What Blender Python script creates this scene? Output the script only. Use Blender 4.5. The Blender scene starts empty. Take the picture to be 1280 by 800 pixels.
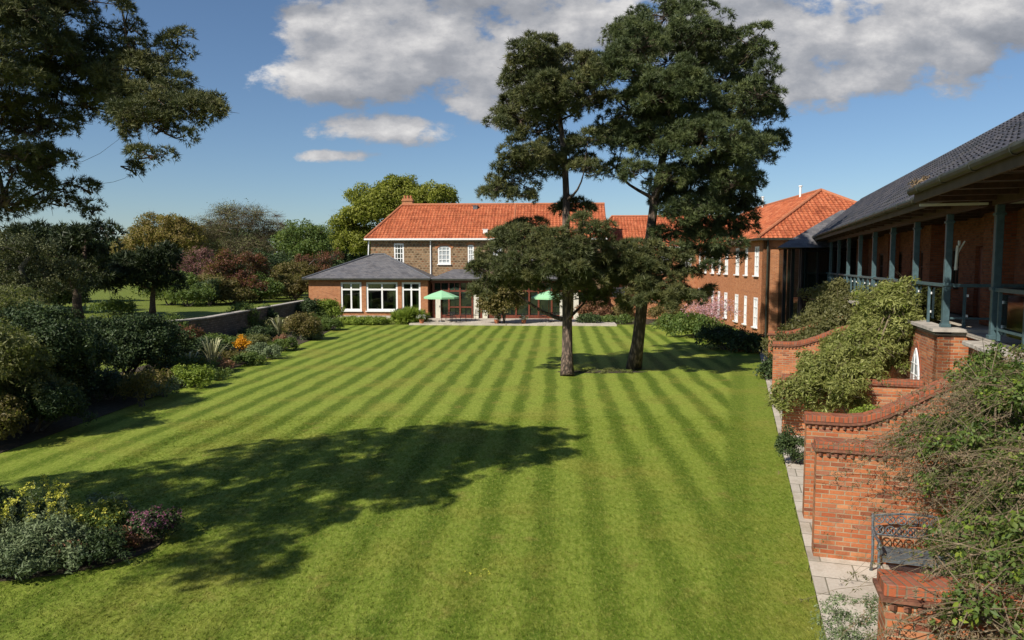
import bpy, math, random
import numpy as np
from mathutils import Vector
R = math.radians
scene = bpy.context.scene
COL = scene.collection
rnd = random.Random(7)
NR = np.random.default_rng(11)

# ------------------------------------------------------------------ camera
CAM_H = 4.7
PITCH = math.atan(70 / 900)
cam_d = bpy.data.cameras.new('camera'); cam_d.lens = 900 / 1280 * 36; cam_d.sensor_width = 36
cam_d.clip_start = 0.05; cam_d.clip_end = 3000
cam = bpy.data.objects.new('camera', cam_d); COL.objects.link(cam)
cam.location = (0, 0, CAM_H); cam.rotation_euler = (R(90) - PITCH, 0, 0)
scene.camera = cam

# ------------------------------------------------------------------ light and sky
SHX, SHY = 0.86, 0.84                      # shadow displacement per metre of height
sun_vec = Vector((-SHX, -SHY, 1)).normalized()
SUN_EL = math.asin(sun_vec.z)
SUN_AZ = math.atan2(sun_vec.x, sun_vec.y)
sd = bpy.data.lights.new('sun', 'SUN'); sd.energy = 5.0; sd.angle = R(0.5); sd.color = (1.0, 0.93, 0.82)
so = bpy.data.objects.new('sun', sd); COL.objects.link(so)
so.rotation_euler = sun_vec.to_track_quat('Z', 'Y').to_euler()
scene.view_settings.view_transform = 'Standard'; scene.view_settings.look = 'None'
scene.view_settings.exposure = 0.32; scene.view_settings.gamma = 1
SKY_STRENGTH = 0.074

w = bpy.data.worlds.new('World'); scene.world = w; w.use_nodes = True
nt = w.node_tree; N = nt.nodes; Lk = nt.links
for n in list(N): N.remove(n)


class NG:
    """tiny node helper"""
    def __init__(s, tree): s.t = tree
    def n(s, typ, **kw):
        x = s.t.nodes.new(typ)
        for k, v in kw.items():
            if k.startswith('_'): setattr(x, k[1:], v)
        return x
    def set(s, sock, v):
        if isinstance(v, bpy.types.NodeSocket): s.t.links.new(v, sock)
        else: sock.default_value = v
    def m(s, op, a, b=None, c=None, clamp=False):
        x = s.t.nodes.new('ShaderNodeMath'); x.operation = op; x.use_clamp = clamp
        s.set(x.inputs[0], a)
        if b is not None: s.set(x.inputs[1], b)
        if c is not None: s.set(x.inputs[2], c)
        return x.outputs[0]
    def noise(s, vec, scale, detail=3, rough=.55, out='Fac', dist=0):
        x = s.t.nodes.new('ShaderNodeTexNoise')
        if vec is not None: s.t.links.new(vec, x.inputs['Vector'])
        x.inputs['Scale'].default_value = scale; x.inputs['Detail'].default_value = detail
        x.inputs['Roughness'].default_value = rough; x.inputs['Distortion'].default_value = dist
        return x.outputs[0 if out == 'Fac' else 1]
    def ramp(s, fac, stops, interp='LINEAR'):
        x = s.t.nodes.new('ShaderNodeValToRGB'); s.set(x.inputs[0], fac)
        cr = x.color_ramp; cr.interpolation = interp
        while len(cr.elements) < len(stops): cr.elements.new(.5)
        for e, (p, c) in zip(cr.elements, stops):
            e.position = p; e.color = (*c, 1) if len(c) == 3 else c
        return x.outputs[0]
    def mix(s, fac, a, b, blend='MIX'):
        x = s.t.nodes.new('ShaderNodeMix'); x.data_type = 'RGBA'; x.blend_type = blend
        s.set(x.inputs[0], fac); s.set(x.inputs[6], (*a, 1) if isinstance(a, tuple) and len(a) == 3 else a)
        s.set(x.inputs[7], (*b, 1) if isinstance(b, tuple) and len(b) == 3 else b)
        return x.outputs[2]
    def sstep(s, v, lo, hi, a=0., b=1.):
        x = s.t.nodes.new('ShaderNodeMapRange'); x.interpolation_type = 'SMOOTHSTEP'
        s.set(x.inputs[0], v)
        for i, q in enumerate((lo, hi, a, b)): x.inputs[i + 1].default_value = q
        return x.outputs[0]
    def comb(s, x_, y_, z_):
        x = s.t.nodes.new('ShaderNodeCombineXYZ')
        for i, q in enumerate((x_, y_, z_)): s.set(x.inputs[i], q)
        return x.outputs[0]
    def sep(s, v):
        x = s.t.nodes.new('ShaderNodeSeparateXYZ'); s.t.links.new(v, x.inputs[0]); return x.outputs


g = NG(nt)
sky = g.n('ShaderNodeTexSky'); sky.sky_type = 'NISHITA'; sky.sun_disc = False
sky.sun_elevation = SUN_EL; sky.sun_rotation = SUN_AZ
sky.air_density = 1.0; sky.dust_density = 0.35; sky.ozone_density = 3.2
gd = g.n('ShaderNodeTexCoord').outputs['Generated']
X, Y, Z = g.sep(gd)[:3]
ay = g.m('MAXIMUM', g.m('ABSOLUTE', Y), 0.15)
U = g.m('DIVIDE', X, ay); W = g.m('DIVIDE', Z, ay)
P = g.comb(U, g.m('MULTIPLY', W, 1.9), 0.0)
clouds = [(-.07, .41, .21, .12), (-.12, .30, .19, .09), (-.26, .245, .10, .035), (.0, .24, .13, .05), (-.17, .18, .115, .026), (-.225, .148, .07, .012),
          (.115, .32, .075, .055), (.30, .37, .10, .03), (.48, .315, .30, .085), (.68, .34, .22, .08), (.42, .255, .13, .045), (.29, .37, .08, .03), (-.36, .37, .13, .012)]
def cloud_field(U_, W_):
    f = None
    for (u0, w0, a, b) in clouds:
        e = g.m('SUBTRACT', 1.0, g.m('ADD', g.m('POWER', g.m('ABSOLUTE', g.m('DIVIDE', g.m('SUBTRACT', U_, u0), a)), 2.0),
                                    g.m('POWER', g.m('ABSOLUTE', g.m('DIVIDE', g.m('SUBTRACT', W_, w0), b)), 2.0)))
        f = e if f is None else g.m('SMOOTH_MAX', f, e, 0.4)
    f = g.m('MAXIMUM', f, -1.8)
    P_ = g.comb(U_, g.m('MULTIPLY', W_, 1.7), 0.0)
    n1 = g.noise(P_, 5.5, 2, .5); n2 = g.noise(P_, 15.0, 9, .62)
    return g.m('ADD', f, g.m('ADD', g.m('MULTIPLY', g.m('SUBTRACT', n1, .5), 3.4), g.m('MULTIPLY', g.m('SUBTRACT', n2, .5), 2.5)))
dens = cloud_field(U, W)
dens2 = cloud_field(g.m('ADD', U, -.018), g.m('ADD', W, .030))
mask = g.sstep(dens, -.1, .45)
lit = g.m('ADD', g.m('MULTIPLY', g.m('SUBTRACT', dens, dens2), .42), .50)
ccol = g.ramp(lit, [(.05, (.27, .285, .32)), (.4, (.38, .39, .42)), (.68, (.56, .555, .565)), (1., (.84, .82, .80))])
b1 = g.n('ShaderNodeBackground'); b2 = g.n('ShaderNodeBackground')
Lk.new(g.mix(1.0, sky.outputs[0], (.90, .98, 1.06), 'MULTIPLY'), b1.inputs[0]); b1.inputs[1].default_value = SKY_STRENGTH
Lk.new(ccol, b2.inputs[0]); b2.inputs[1].default_value = 0.80
ms = g.n('ShaderNodeMixShader'); Lk.new(g.m('MULTIPLY', mask, .96), ms.inputs[0]); Lk.new(b1.outputs[0], ms.inputs[1]); Lk.new(b2.outputs[0], ms.inputs[2])
wo = g.n('ShaderNodeOutputWorld'); Lk.new(ms.outputs[0], wo.inputs[0])

scene.cycles.max_bounces = 6; scene.cycles.diffuse_bounces = 3; scene.cycles.transparent_max_bounces = 6

# ------------------------------------------------------------------ frames and measured points
cp, sp = math.cos(PITCH), math.sin(PITCH)
def ray(px, py):
    a = (px - 640) / 900; b = (400 - py) / 900
    return Vector((a, cp + b * sp, -sp + b * cp))
def at(px, py, Yd):
    d = ray(px, py); k = Yd / d.y
    return Vector((d.x * k, Yd, CAM_H + d.z * k))
def gp(px, py, z=0.):
    d = ray(px, py); k = (z - CAM_H) / d.z
    return Vector((d.x * k, d.y * k, z))
def G(s, t, z=0.):                  # gallery frame: s away along the gallery, t to the right
    return Vector((.2992 * s + .9542 * t, .9542 * s - .2992 * t, z))
def H(a, b, z=0.):                  # house frame: a to the right, b away
    return Vector((.998 * a + .063 * b, -.063 * a + .998 * b, z))
GS, GT = G(1, 0), G(0, 1)
HA, HB = H(1, 0), H(0, 1)
UP = Vector((0, 0, 1))

# ------------------------------------------------------------------ materials
MATS = {}
def newmat(name):
    m = bpy.data.materials.new(name); m.use_nodes = True; t = m.node_tree
    for n in list(t.nodes): t.nodes.remove(n)
    gg = NG(t); o = gg.n('ShaderNodeOutputMaterial'); b = gg.n('ShaderNodeBsdfPrincipled')
    t.links.new(b.outputs[0], o.inputs[0]); MATS[name] = m
    return m, gg, b, o
def bump(gg, b, h, strength=.3, dist=.02):
    x = gg.n('ShaderNodeBump'); x.inputs['Strength'].default_value = strength; x.inputs['Distance'].default_value = dist
    gg.t.links.new(h, x.inputs['Height']); gg.t.links.new(x.outputs[0], b.inputs['Normal'])
def plain(name, col, rough=.6, var=.15, scale=6., metal=0., spec=.4, bmp=.1):
    m, gg, b, o = newmat(name)
    pos = gg.n('ShaderNodeNewGeometry').outputs['Position']
    n = gg.noise(pos, scale, 5)
    c2 = tuple(min(1, c * (1 - var * 1.6)) for c in col); c1 = tuple(min(1, c * (1 + var)) for c in col)
    gg.t.links.new(gg.ramp(n, [(.25, c2), (.75, c1)]), b.inputs['Base Color'])
    b.inputs['Roughness'].default_value = rough; b.inputs['Metallic'].default_value = metal; b.inputs['Specular IOR Level'].default_value = spec
    if bmp: bump(gg, b, gg.noise(pos, scale * 8, 3), bmp, .01)
    return m
def brick(name, cols, mortar, bw=.225, bh=.075, ms=.009, offset=.5, rough=.85, stain=(.5, .35, .25), bstr=.5, var2=.25, damp=False, rot=0):
    m, gg, b, o = newmat(name)
    uv = gg.n('ShaderNodeUVMap'); uv.uv_map = 'UVMap'
    pos = gg.n('ShaderNodeNewGeometry').outputs['Position']
    br = gg.n('ShaderNodeTexBrick'); mpn = gg.n('ShaderNodeMapping'); mpn.inputs['Rotation'].default_value = (0, 0, R(rot)); gg.t.links.new(uv.outputs[0], mpn.inputs[0]); gg.t.links.new(mpn.outputs[0], br.inputs['Vector'])
    br.offset = offset; br.inputs['Scale'].default_value = 1; br.inputs['Mortar Size'].default_value = ms
    br.inputs['Brick Width'].default_value = bw; br.inputs['Row Height'].default_value = bh; br.inputs['Mortar Smooth'].default_value = .2
    br.inputs['Bias'].default_value = 0
    br.inputs['Color1'].default_value = (0, 0, 0, 1); br.inputs['Color2'].default_value = (1, 1, 1, 1); br.inputs['Mortar'].default_value = (.5, .5, .5, 1)
    k = len(cols)
    c = gg.ramp(br.outputs['Color'], [(i / (k - 1), cc) for i, cc in enumerate(cols)])
    c = gg.mix(gg.sstep(gg.noise(pos, 1.1, 5, .65), .42, .72, 0, var2), c, stain, 'MULTIPLY')
    c = gg.mix(gg.sstep(gg.noise(pos, 28, 3), .3, .8, 0, .35), c, (.6, .5, .45), 'MULTIPLY')
    c = gg.mix(br.outputs['Fac'], c, gg.mix(gg.sstep(gg.noise(pos, 3.5, 4), .35, .7), tuple(mortar), tuple(q * .6 for q in mortar)))
    if damp:
        zz = gg.sep(pos)[2]
        dm = gg.sstep(gg.m('ADD', gg.noise(pos, 2.6, 5, .7), gg.m('MULTIPLY', gg.m('SUBTRACT', .25, zz), .45)), .45, .72, 0, .6)
        c = gg.mix(dm, c, (.42, .40, .30), 'MULTIPLY')
        c = gg.mix(gg.sstep(gg.noise(pos, 5.5, 6, .75), .60, .72, 0, .5), c, (.34, .27, .20))
    gg.t.links.new(c, b.inputs['Base Color']); b.inputs['Roughness'].default_value = rough; b.inputs['Specular IOR Level'].default_value = .2
    h = gg.m('SUBTRACT', gg.m('MULTIPLY', gg.noise(pos, 60, 3), .3), br.outputs['Fac'])
    bump(gg, b, h, bstr, .012)
    return m
def leafmat(name, c_lo, c_mid, c_hi, trans=.3, rough=.55, scale=1.2, spec=.3):
    m, gg, b, o = newmat(name)
    at_ = gg.n('ShaderNodeAttribute'); at_.attribute_name = 'rnd'
    pos = gg.n('ShaderNodeNewGeometry').outputs['Position']
    v = gg.m('ADD', gg.m('MULTIPLY', at_.outputs['Fac'], .6), gg.m('MULTIPLY', gg.noise(pos, scale, 3), .6))
    c = gg.ramp(v, [(.15, c_lo), (.55, c_mid), (.95, c_hi)])
    gg.t.links.new(c, b.inputs['Base Color']); b.inputs['Roughness'].default_value = rough; b.inputs['Specular IOR Level'].default_value = spec
    tr = gg.n('ShaderNodeBsdfTranslucent'); gg.t.links.new(gg.mix(.5, c, (.35, .45, .05), 'MIX') if trans > .2 else c, tr.inputs[0])
    mx = gg.n('ShaderNodeMixShader'); mx.inputs[0].default_value = trans
    gg.t.links.new(b.outputs[0], mx.inputs[1]); gg.t.links.new(tr.outputs[0], mx.inputs[2]); gg.t.links.new(mx.outputs[0], o.inputs[0])
    return m

m_shadebrick_cols = [(.18, .05, .025), (.28, .085, .04), (.33, .11, .05), (.24, .065, .03)]
RED_BR = [(.18, .07, .045), (.40, .125, .05), (.50, .18, .075), (.36, .10, .042), (.55, .24, .11), (.28, .11, .07), (.44, .15, .06)]
m_brick = brick('red_brick', RED_BR, (.37, .28, .18), damp=True, var2=.5)
m_brick_far = brick('red_brick_far', [(.34, .115, .045), (.45, .165, .065), (.50, .195, .08), (.38, .13, .05)], (.46, .32, .20), stain=(.75, .6, .5))
m_brick_shaded = brick('shaded_red_brick', m_shadebrick_cols, (.16, .11, .075))  # red brick with the veranda's shade put into its colour
m_coping = brick('coping_brick', [(.24, .07, .04), (.42, .12, .05), (.34, .10, .05), (.28, .12, .08)], (.20, .14, .09), bw=.075, bh=.23, offset=0, damp=True)
m_stone_wall = brick('cobble_stone_wall', [(.11, .07, .04), (.24, .15, .085), (.33, .21, .12), (.16, .10, .055), (.30, .13, .065)], (.30, .225, .14), bw=.30, bh=.21, ms=.04, stain=(.6, .5, .4), var2=.6)
m_rubble = brick('garden_wall_stone', [(.10, .085, .065), (.20, .165, .125), (.15, .12, .09), (.26, .20, .15)], (.12, .10, .075), bw=.32, bh=.13, ms=.02, stain=(.4, .45, .3), var2=.7)
m_pantile = brick('orange_clay_tile', [(.30, .08, .04), (.46, .13, .055), (.54, .19, .09), (.38, .10, .045), (.50, .15, .06)], (.30, .075, .035), bw=.30, bh=.32, ms=.004, offset=0, rough=.8, stain=(.55, .5, .45), bstr=.2, var2=.8)
m_slate = brick('grey_slate', [(.10, .10, .11), (.14, .14, .15), (.17, .165, .17), (.12, .12, .13)], (.06, .06, .065), bw=.3, bh=.22, ms=.006, rough=.6, stain=(.7, .65, .6), bstr=.3, var2=.5)
m_darktile = brick('dark_concrete_tile', [(.035, .038, .048), (.06, .06, .072), (.09, .085, .09), (.045, .048, .06)], (.03, .03, .035), bw=.30, bh=.33, ms=.003, offset=0, rough=.42, stain=(.55, .6, .45), bstr=.2, var2=.7)
m_paving = brick('pale_paving', [(.44, .39, .32), (.50, .45, .38), (.55, .50, .42)], (.24, .22, .18), bw=.6, bh=.6, ms=.008, offset=.5, stain=(.75, .7, .6), bstr=.25)
m_path = brick('patio_slabs', [(.42, .38, .32), (.52, .47, .40), (.57, .52, .44)], (.22, .20, .15), bw=.9, bh=.6, ms=.012, offset=.5, stain=(.55, .52, .45), bstr=.3, rot=17.4, var2=.7)
m_white = plain('white_paint', (.80, .80, .78), .45, .05)
m_cream = plain('cream_paint', (.62, .60, .50), .5, .08)
m_stonecap = plain('stone_cap', (.42, .38, .33), .85, .25, 5, bmp=.4)
m_teal = plain('teal_paint', (.065, .112, .125), .42, .2, 9)
m_gutter = plain('dark_gutter', (.032, .034, .022), .5, .4, 4)
m_timber = plain('red_brown_timber', (.16, .042, .022), .5, .3, 8)
m_timberdk = plain('dark_stained_timber', (.075, .035, .022), .55, .3, 8)
m_soffit = plain('soffit_timber', (.10, .065, .04), .7, .2, 3)
m_black = plain('black_metal', (.02, .021, .023), .45, .2, 9)
m_iron = plain('grey_cast_iron', (.10, .115, .125), .5, .35, 20, bmp=.4)
m_lead = plain('lead_grey', (.12, .125, .14), .5, .2, 5)
m_greencloth = plain('green_canvas', (.30, .58, .33), .8, .06)
m_soil = plain('dark_soil', (.060, .046, .026), .95, .45, 7, bmp=.8)
m_terracotta = plain('terracotta', (.42, .15, .07), .8, .2, 9)
m_bark = plain('pine_bark', (.10, .068, .047), .9, .55, 9, bmp=1.)
m_bark_or = plain('orange_pine_bark', (.17, .095, .055), .9, .5, 7, bmp=1.)
m_bark_grey = plain('grey_bark', (.12, .105, .085), .9, .4, 8, bmp=.8)
m_twig = plain('dry_twig', (.20, .155, .10), .9, .45, 12)
m_twig_green = plain('green_stem', (.10, .12, .045), .8, .4, 12)

m, gg, b, o = newmat('window_glass'); m_glass = m
b.inputs['Base Color'].default_value = (.012, .018, .014, 1); b.inputs['Roughness'].default_value = .04; b.inputs['Specular IOR Level'].default_value = 1.
m, gg, b, o = newmat('pale_glass'); m_paleglass = m
b.inputs['Base Color'].default_value = (.32, .35, .37, 1); b.inputs['Roughness'].default_value = .12; b.inputs['Specular IOR Level'].default_value = .9
m, gg, b, o = newmat('warm_lit_pane'); m_blind = m
b.inputs['Base Color'].default_value = (.55, .50, .38, 1); b.inputs['Roughness'].default_value = .5

m, gg, b, o = newmat('clear_glass'); m_clear = m
tr = gg.n('ShaderNodeBsdfTransparent'); tr.inputs[0].default_value = (.42, .5, .42, 1); gl_ = gg.n('ShaderNodeBsdfGlossy'); gl_.inputs['Roughness'].default_value = .03
mx = gg.n('ShaderNodeMixShader'); mx.inputs[0].default_value = .16; m.node_tree.links.new(tr.outputs[0], mx.inputs[1]); m.node_tree.links.new(gl_.outputs[0], mx.inputs[2]); m.node_tree.links.new(mx.outputs[0], o.inputs[0])
# bark for the big trunks: vertical plates
for nm, c1, c2 in (('plated_bark', (.055, .04, .03), (.27, .19, .14)),):
    m, gg, b, o = newmat(nm); m_plate = m
    pos = gg.n('ShaderNodeNewGeometry').outputs['Position']
    mp = gg.n('ShaderNodeMapping'); gg.t.links.new(pos, mp.inputs[0]); mp.inputs['Scale'].default_value = (1, 1, .35)
    vo = gg.n('ShaderNodeTexVoronoi'); gg.t.links.new(mp.outputs[0], vo.inputs['Vector']); vo.inputs['Scale'].default_value = 9
    nn = gg.noise(mp.outputs[0], 12, 5, .7)
    v = gg.m('ADD', gg.m('MULTIPLY', vo.outputs['Distance'], .8), gg.m('MULTIPLY', nn, .7))
    gg.t.links.new(gg.ramp(v, [(.35, c2), (.85, c1)]), b.inputs['Base Color']); b.inputs['Roughness'].default_value = .95
    bump(gg, b, gg.m('MULTIPLY', v, -1), 1., .05)

# grass
def grassmat(name, stripes):
    m, gg, b, o = newmat(name)
    pos = gg.n('ShaderNodeNewGeometry').outputs['Position']
    x, y, z = gg.sep(pos)[:3]
    a = gg.m('SUBTRACT', gg.m('MULTIPLY', x, .998), gg.m('MULTIPLY', y, .063))
    fine = gg.noise(pos, 38, 4, .75); mid = gg.noise(pos, 6, 4, .65); big = gg.noise(pos, .35, 4, .6); patch = gg.noise(pos, 1.3, 5, .7)
    # blades combed along the mowing direction
    mp = gg.n('ShaderNodeMapping'); gg.t.links.new(pos, mp.inputs[0]); mp.inputs['Scale'].default_value = (1.6, .5, 1); mp.inputs['Rotation'].default_value = (0, 0, R(20))
    comb = gg.noise(mp.outputs[0], 14, 3, .7)
    if stripes:
        a2 = gg.m('ADD', a, gg.m('MULTIPLY', gg.m('SUBTRACT', gg.noise(pos, .45, 3),   .5), .5))
        a2 = gg.m('ADD', a2, gg.m('MULTIPLY', gg.m('SUBTRACT', mid, .5), .45))
        sn = gg.m('SINE', gg.m('MULTIPLY', a2, 2 * math.pi / 1.0))
        st = gg.sstep(gg.m('ADD', sn, gg.m('MULTIPLY', gg.m('SUBTRACT', fine, .5), 2.2)), -.95, .55)
        st = gg.m('ADD', gg.m('MULTIPLY', gg.m('SUBTRACT', st, .5), gg.m('MULTIPLY', gg.sstep(big, .2, .6, .75, 1.), gg.sstep(y, 10, 28, .55, 1.15))), .5)
        # headland mown along the right edge
        t = gg.m('SUBTRACT', gg.m('MULTIPLY', x, .9542), gg.m('MULTIPLY', y, .2992))
        hl = gg.sstep(gg.m('ADD', t, gg.m('MULTIPLY', gg.m('SUBTRACT', mid, .5), .3)), -.35, -.05)
        st = gg.mix(hl, st, gg.sstep(t, .2, .5, .25, .55))
        c = gg.mix(st, (.098, .158, .010), (.305, .365, .062))
        c = gg.mix(gg.sstep(big, .46, .70, 0, .6), c, (.32, .29, .06))
        c = gg.mix(gg.sstep(patch, .54, .76, 0, .75), c, (.30, .235, .07))
        c = gg.mix(gg.sstep(gg.noise(pos, .9, 4, .6, dist=.4), .55, .75, 0, .45), c, (.085, .155, .015))
    else:
        c = gg.mix(mid, (.11, .16, .025), (.24, .27, .06))
        c = gg.mix(gg.sstep(big, .45, .7, 0, .6), c, (.17, .18, .05))
    c = gg.mix(gg.sstep(gg.noise(mp.outputs[0], 9, 5, .8), .40, .60, 1, 0), c, (.66, .74, .5), 'MULTIPLY')
    c = gg.mix(gg.sstep(gg.noise(mp.outputs[0], 17, 4, .8), .52, .68, 0, .5), c, (.40, .38, .12))
    c = gg.mix(gg.sstep(fine, .38, .66, 0, .75), c, (.62, .66, .45), 'MULTIPLY')
    c = gg.mix(gg.sstep(comb, .5, .72, 0, .4), c, (.38, .39, .08))
    c = gg.mix(gg.sstep(gg.noise(mp.outputs[0], 5, 4, .75), .35, .6, .4, 0), c, (.62, .70, .45), 'MULTIPLY')
    gg.t.links.new(c, b.inputs['Base Color']); b.inputs['Roughness'].default_value = .8; b.inputs['Specular IOR Level'].default_value = .15
    bump(gg, b, gg.m('ADD', fine, gg.m('MULTIPLY', comb, .8)), .75, .03)
    return m
m_lawn = grassmat('striped_lawn', True); m_grass = grassmat('rough_grass', False)

l_pine = leafmat('pine_needles', (.026, .042, .018), (.068, .092, .032), (.15, .17, .055), .1)
l_pine_br = leafmat('brown_pine_needles', (.030, .042, .018), (.080, .095, .032), (.18, .17, .055), .1)
l_yew = leafmat('yew_leaves', (.012, .020, .008), (.026, .040, .013), (.055, .072, .02), .08)
l_dark = leafmat('dark_leaves', (.018, .034, .012), (.038, .065, .020), (.085, .12, .035), .2)
l_olive = leafmat('olive_leaves', (.055, .066, .022), (.12, .13, .042), (.24, .235, .08), .25)
l_olive_dk = leafmat('dull_olive_leaves', (.03, .038, .014), (.07, .08, .028), (.16, .16, .05), .2)
l_mid = leafmat('mid_green_leaves', (.04, .075, .018), (.085, .135, .03), (.17, .21, .05), .3)
l_lime = leafmat('lime_leaves', (.08, .13, .02), (.17, .24, .03), (.32, .38, .06), .35)
l_oak = leafmat('spring_oak_leaves', (.07, .09, .012), (.18, .20, .025), (.32, .32, .05), .35)
l_gold = leafmat('golden_brown_leaves', (.10, .07, .02), (.19, .135, .035), (.28, .22, .06), .3)
l_sparse = leafmat('budding_leaves', (.10, .09, .05), (.15, .145, .065), (.22, .22, .09), .25)
l_red = leafmat('bronze_leaves', (.045, .016, .012), (.115, .038, .022), (.20, .085, .04), .25)
l_purple = leafmat('plum_leaves', (.065, .022, .026), (.14, .05, .055), (.22, .11, .09), .25)
l_bronze = leafmat('brown_green_leaves', (.055, .045, .015), (.12, .095, .03), (.20, .16, .05), .25)
l_ivy = leafmat('honeysuckle_leaves', (.07, .085, .022), (.18, .195, .05), (.36, .37, .12), .3)
l_ivy2 = leafmat('dull_climber_leaves', (.05, .05, .02), (.10, .10, .035), (.17, .16, .06), .25)
l_grey = leafmat('silver_leaves', (.06, .09, .035), (.13, .175, .075), (.26, .31, .16), .2)
l_phorm = leafmat('striped_sword_leaves', (.14, .16, .06), (.34, .34, .18), (.55, .52, .34), .2)
l_pink = leafmat('pink_blossom', (.45, .20, .24), (.58, .32, .36), (.70, .48, .50), .3)
l_orange = leafmat('orange_flowers', (.62, .22, .01), (.75, .33, .01), (.85, .45, .02), .3)
l_yellow = leafmat('yellow_flowers', (.50, .50, .04), (.62, .60, .08), (.75, .70, .15), .3)
l_violet = leafmat('violet_flowers', (.20, .05, .14), (.32, .10, .20), (.42, .18, .26), .3)
l_rust = leafmat('rust_flowers', (.12, .05, .03), (.24, .11, .06), (.42, .22, .15), .3)
l_whitefl = leafmat('white_flowers', (.6, .6, .55), (.72, .72, .68), (.8, .8, .76), .2)
l_dryleaf = leafmat('dry_vine_leaves', (.10, .07, .04), (.20, .14, .08), (.33, .25, .15), .2)

# ------------------------------------------------------------------ object helpers
def mark(o, label=None, cat=None, group=None, kind=None):
    if label: o['label'] = label
    if cat: o['category'] = cat
    if group: o['group'] = group
    if kind: o['kind'] = kind
    return o
def thing(name, label, cat, loc=(0, 0, 0), group=None, rz=0.):
    o = bpy.data.objects.new(name, None); COL.objects.link(o); o.empty_display_size = .2
    o.location = loc; o.rotation_euler = (0, 0, rz)
    return mark(o, label, cat, group)
def root_loc(p):
    v = Vector((0, 0, 0))
    while p is not None: v += p.location; p = p.parent
    return v
def copy_tree(o, parent=None):
    c = o.copy(); COL.objects.link(c); c.parent = parent
    for ch in list(o.children): copy_tree(ch, c)
    return c

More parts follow.
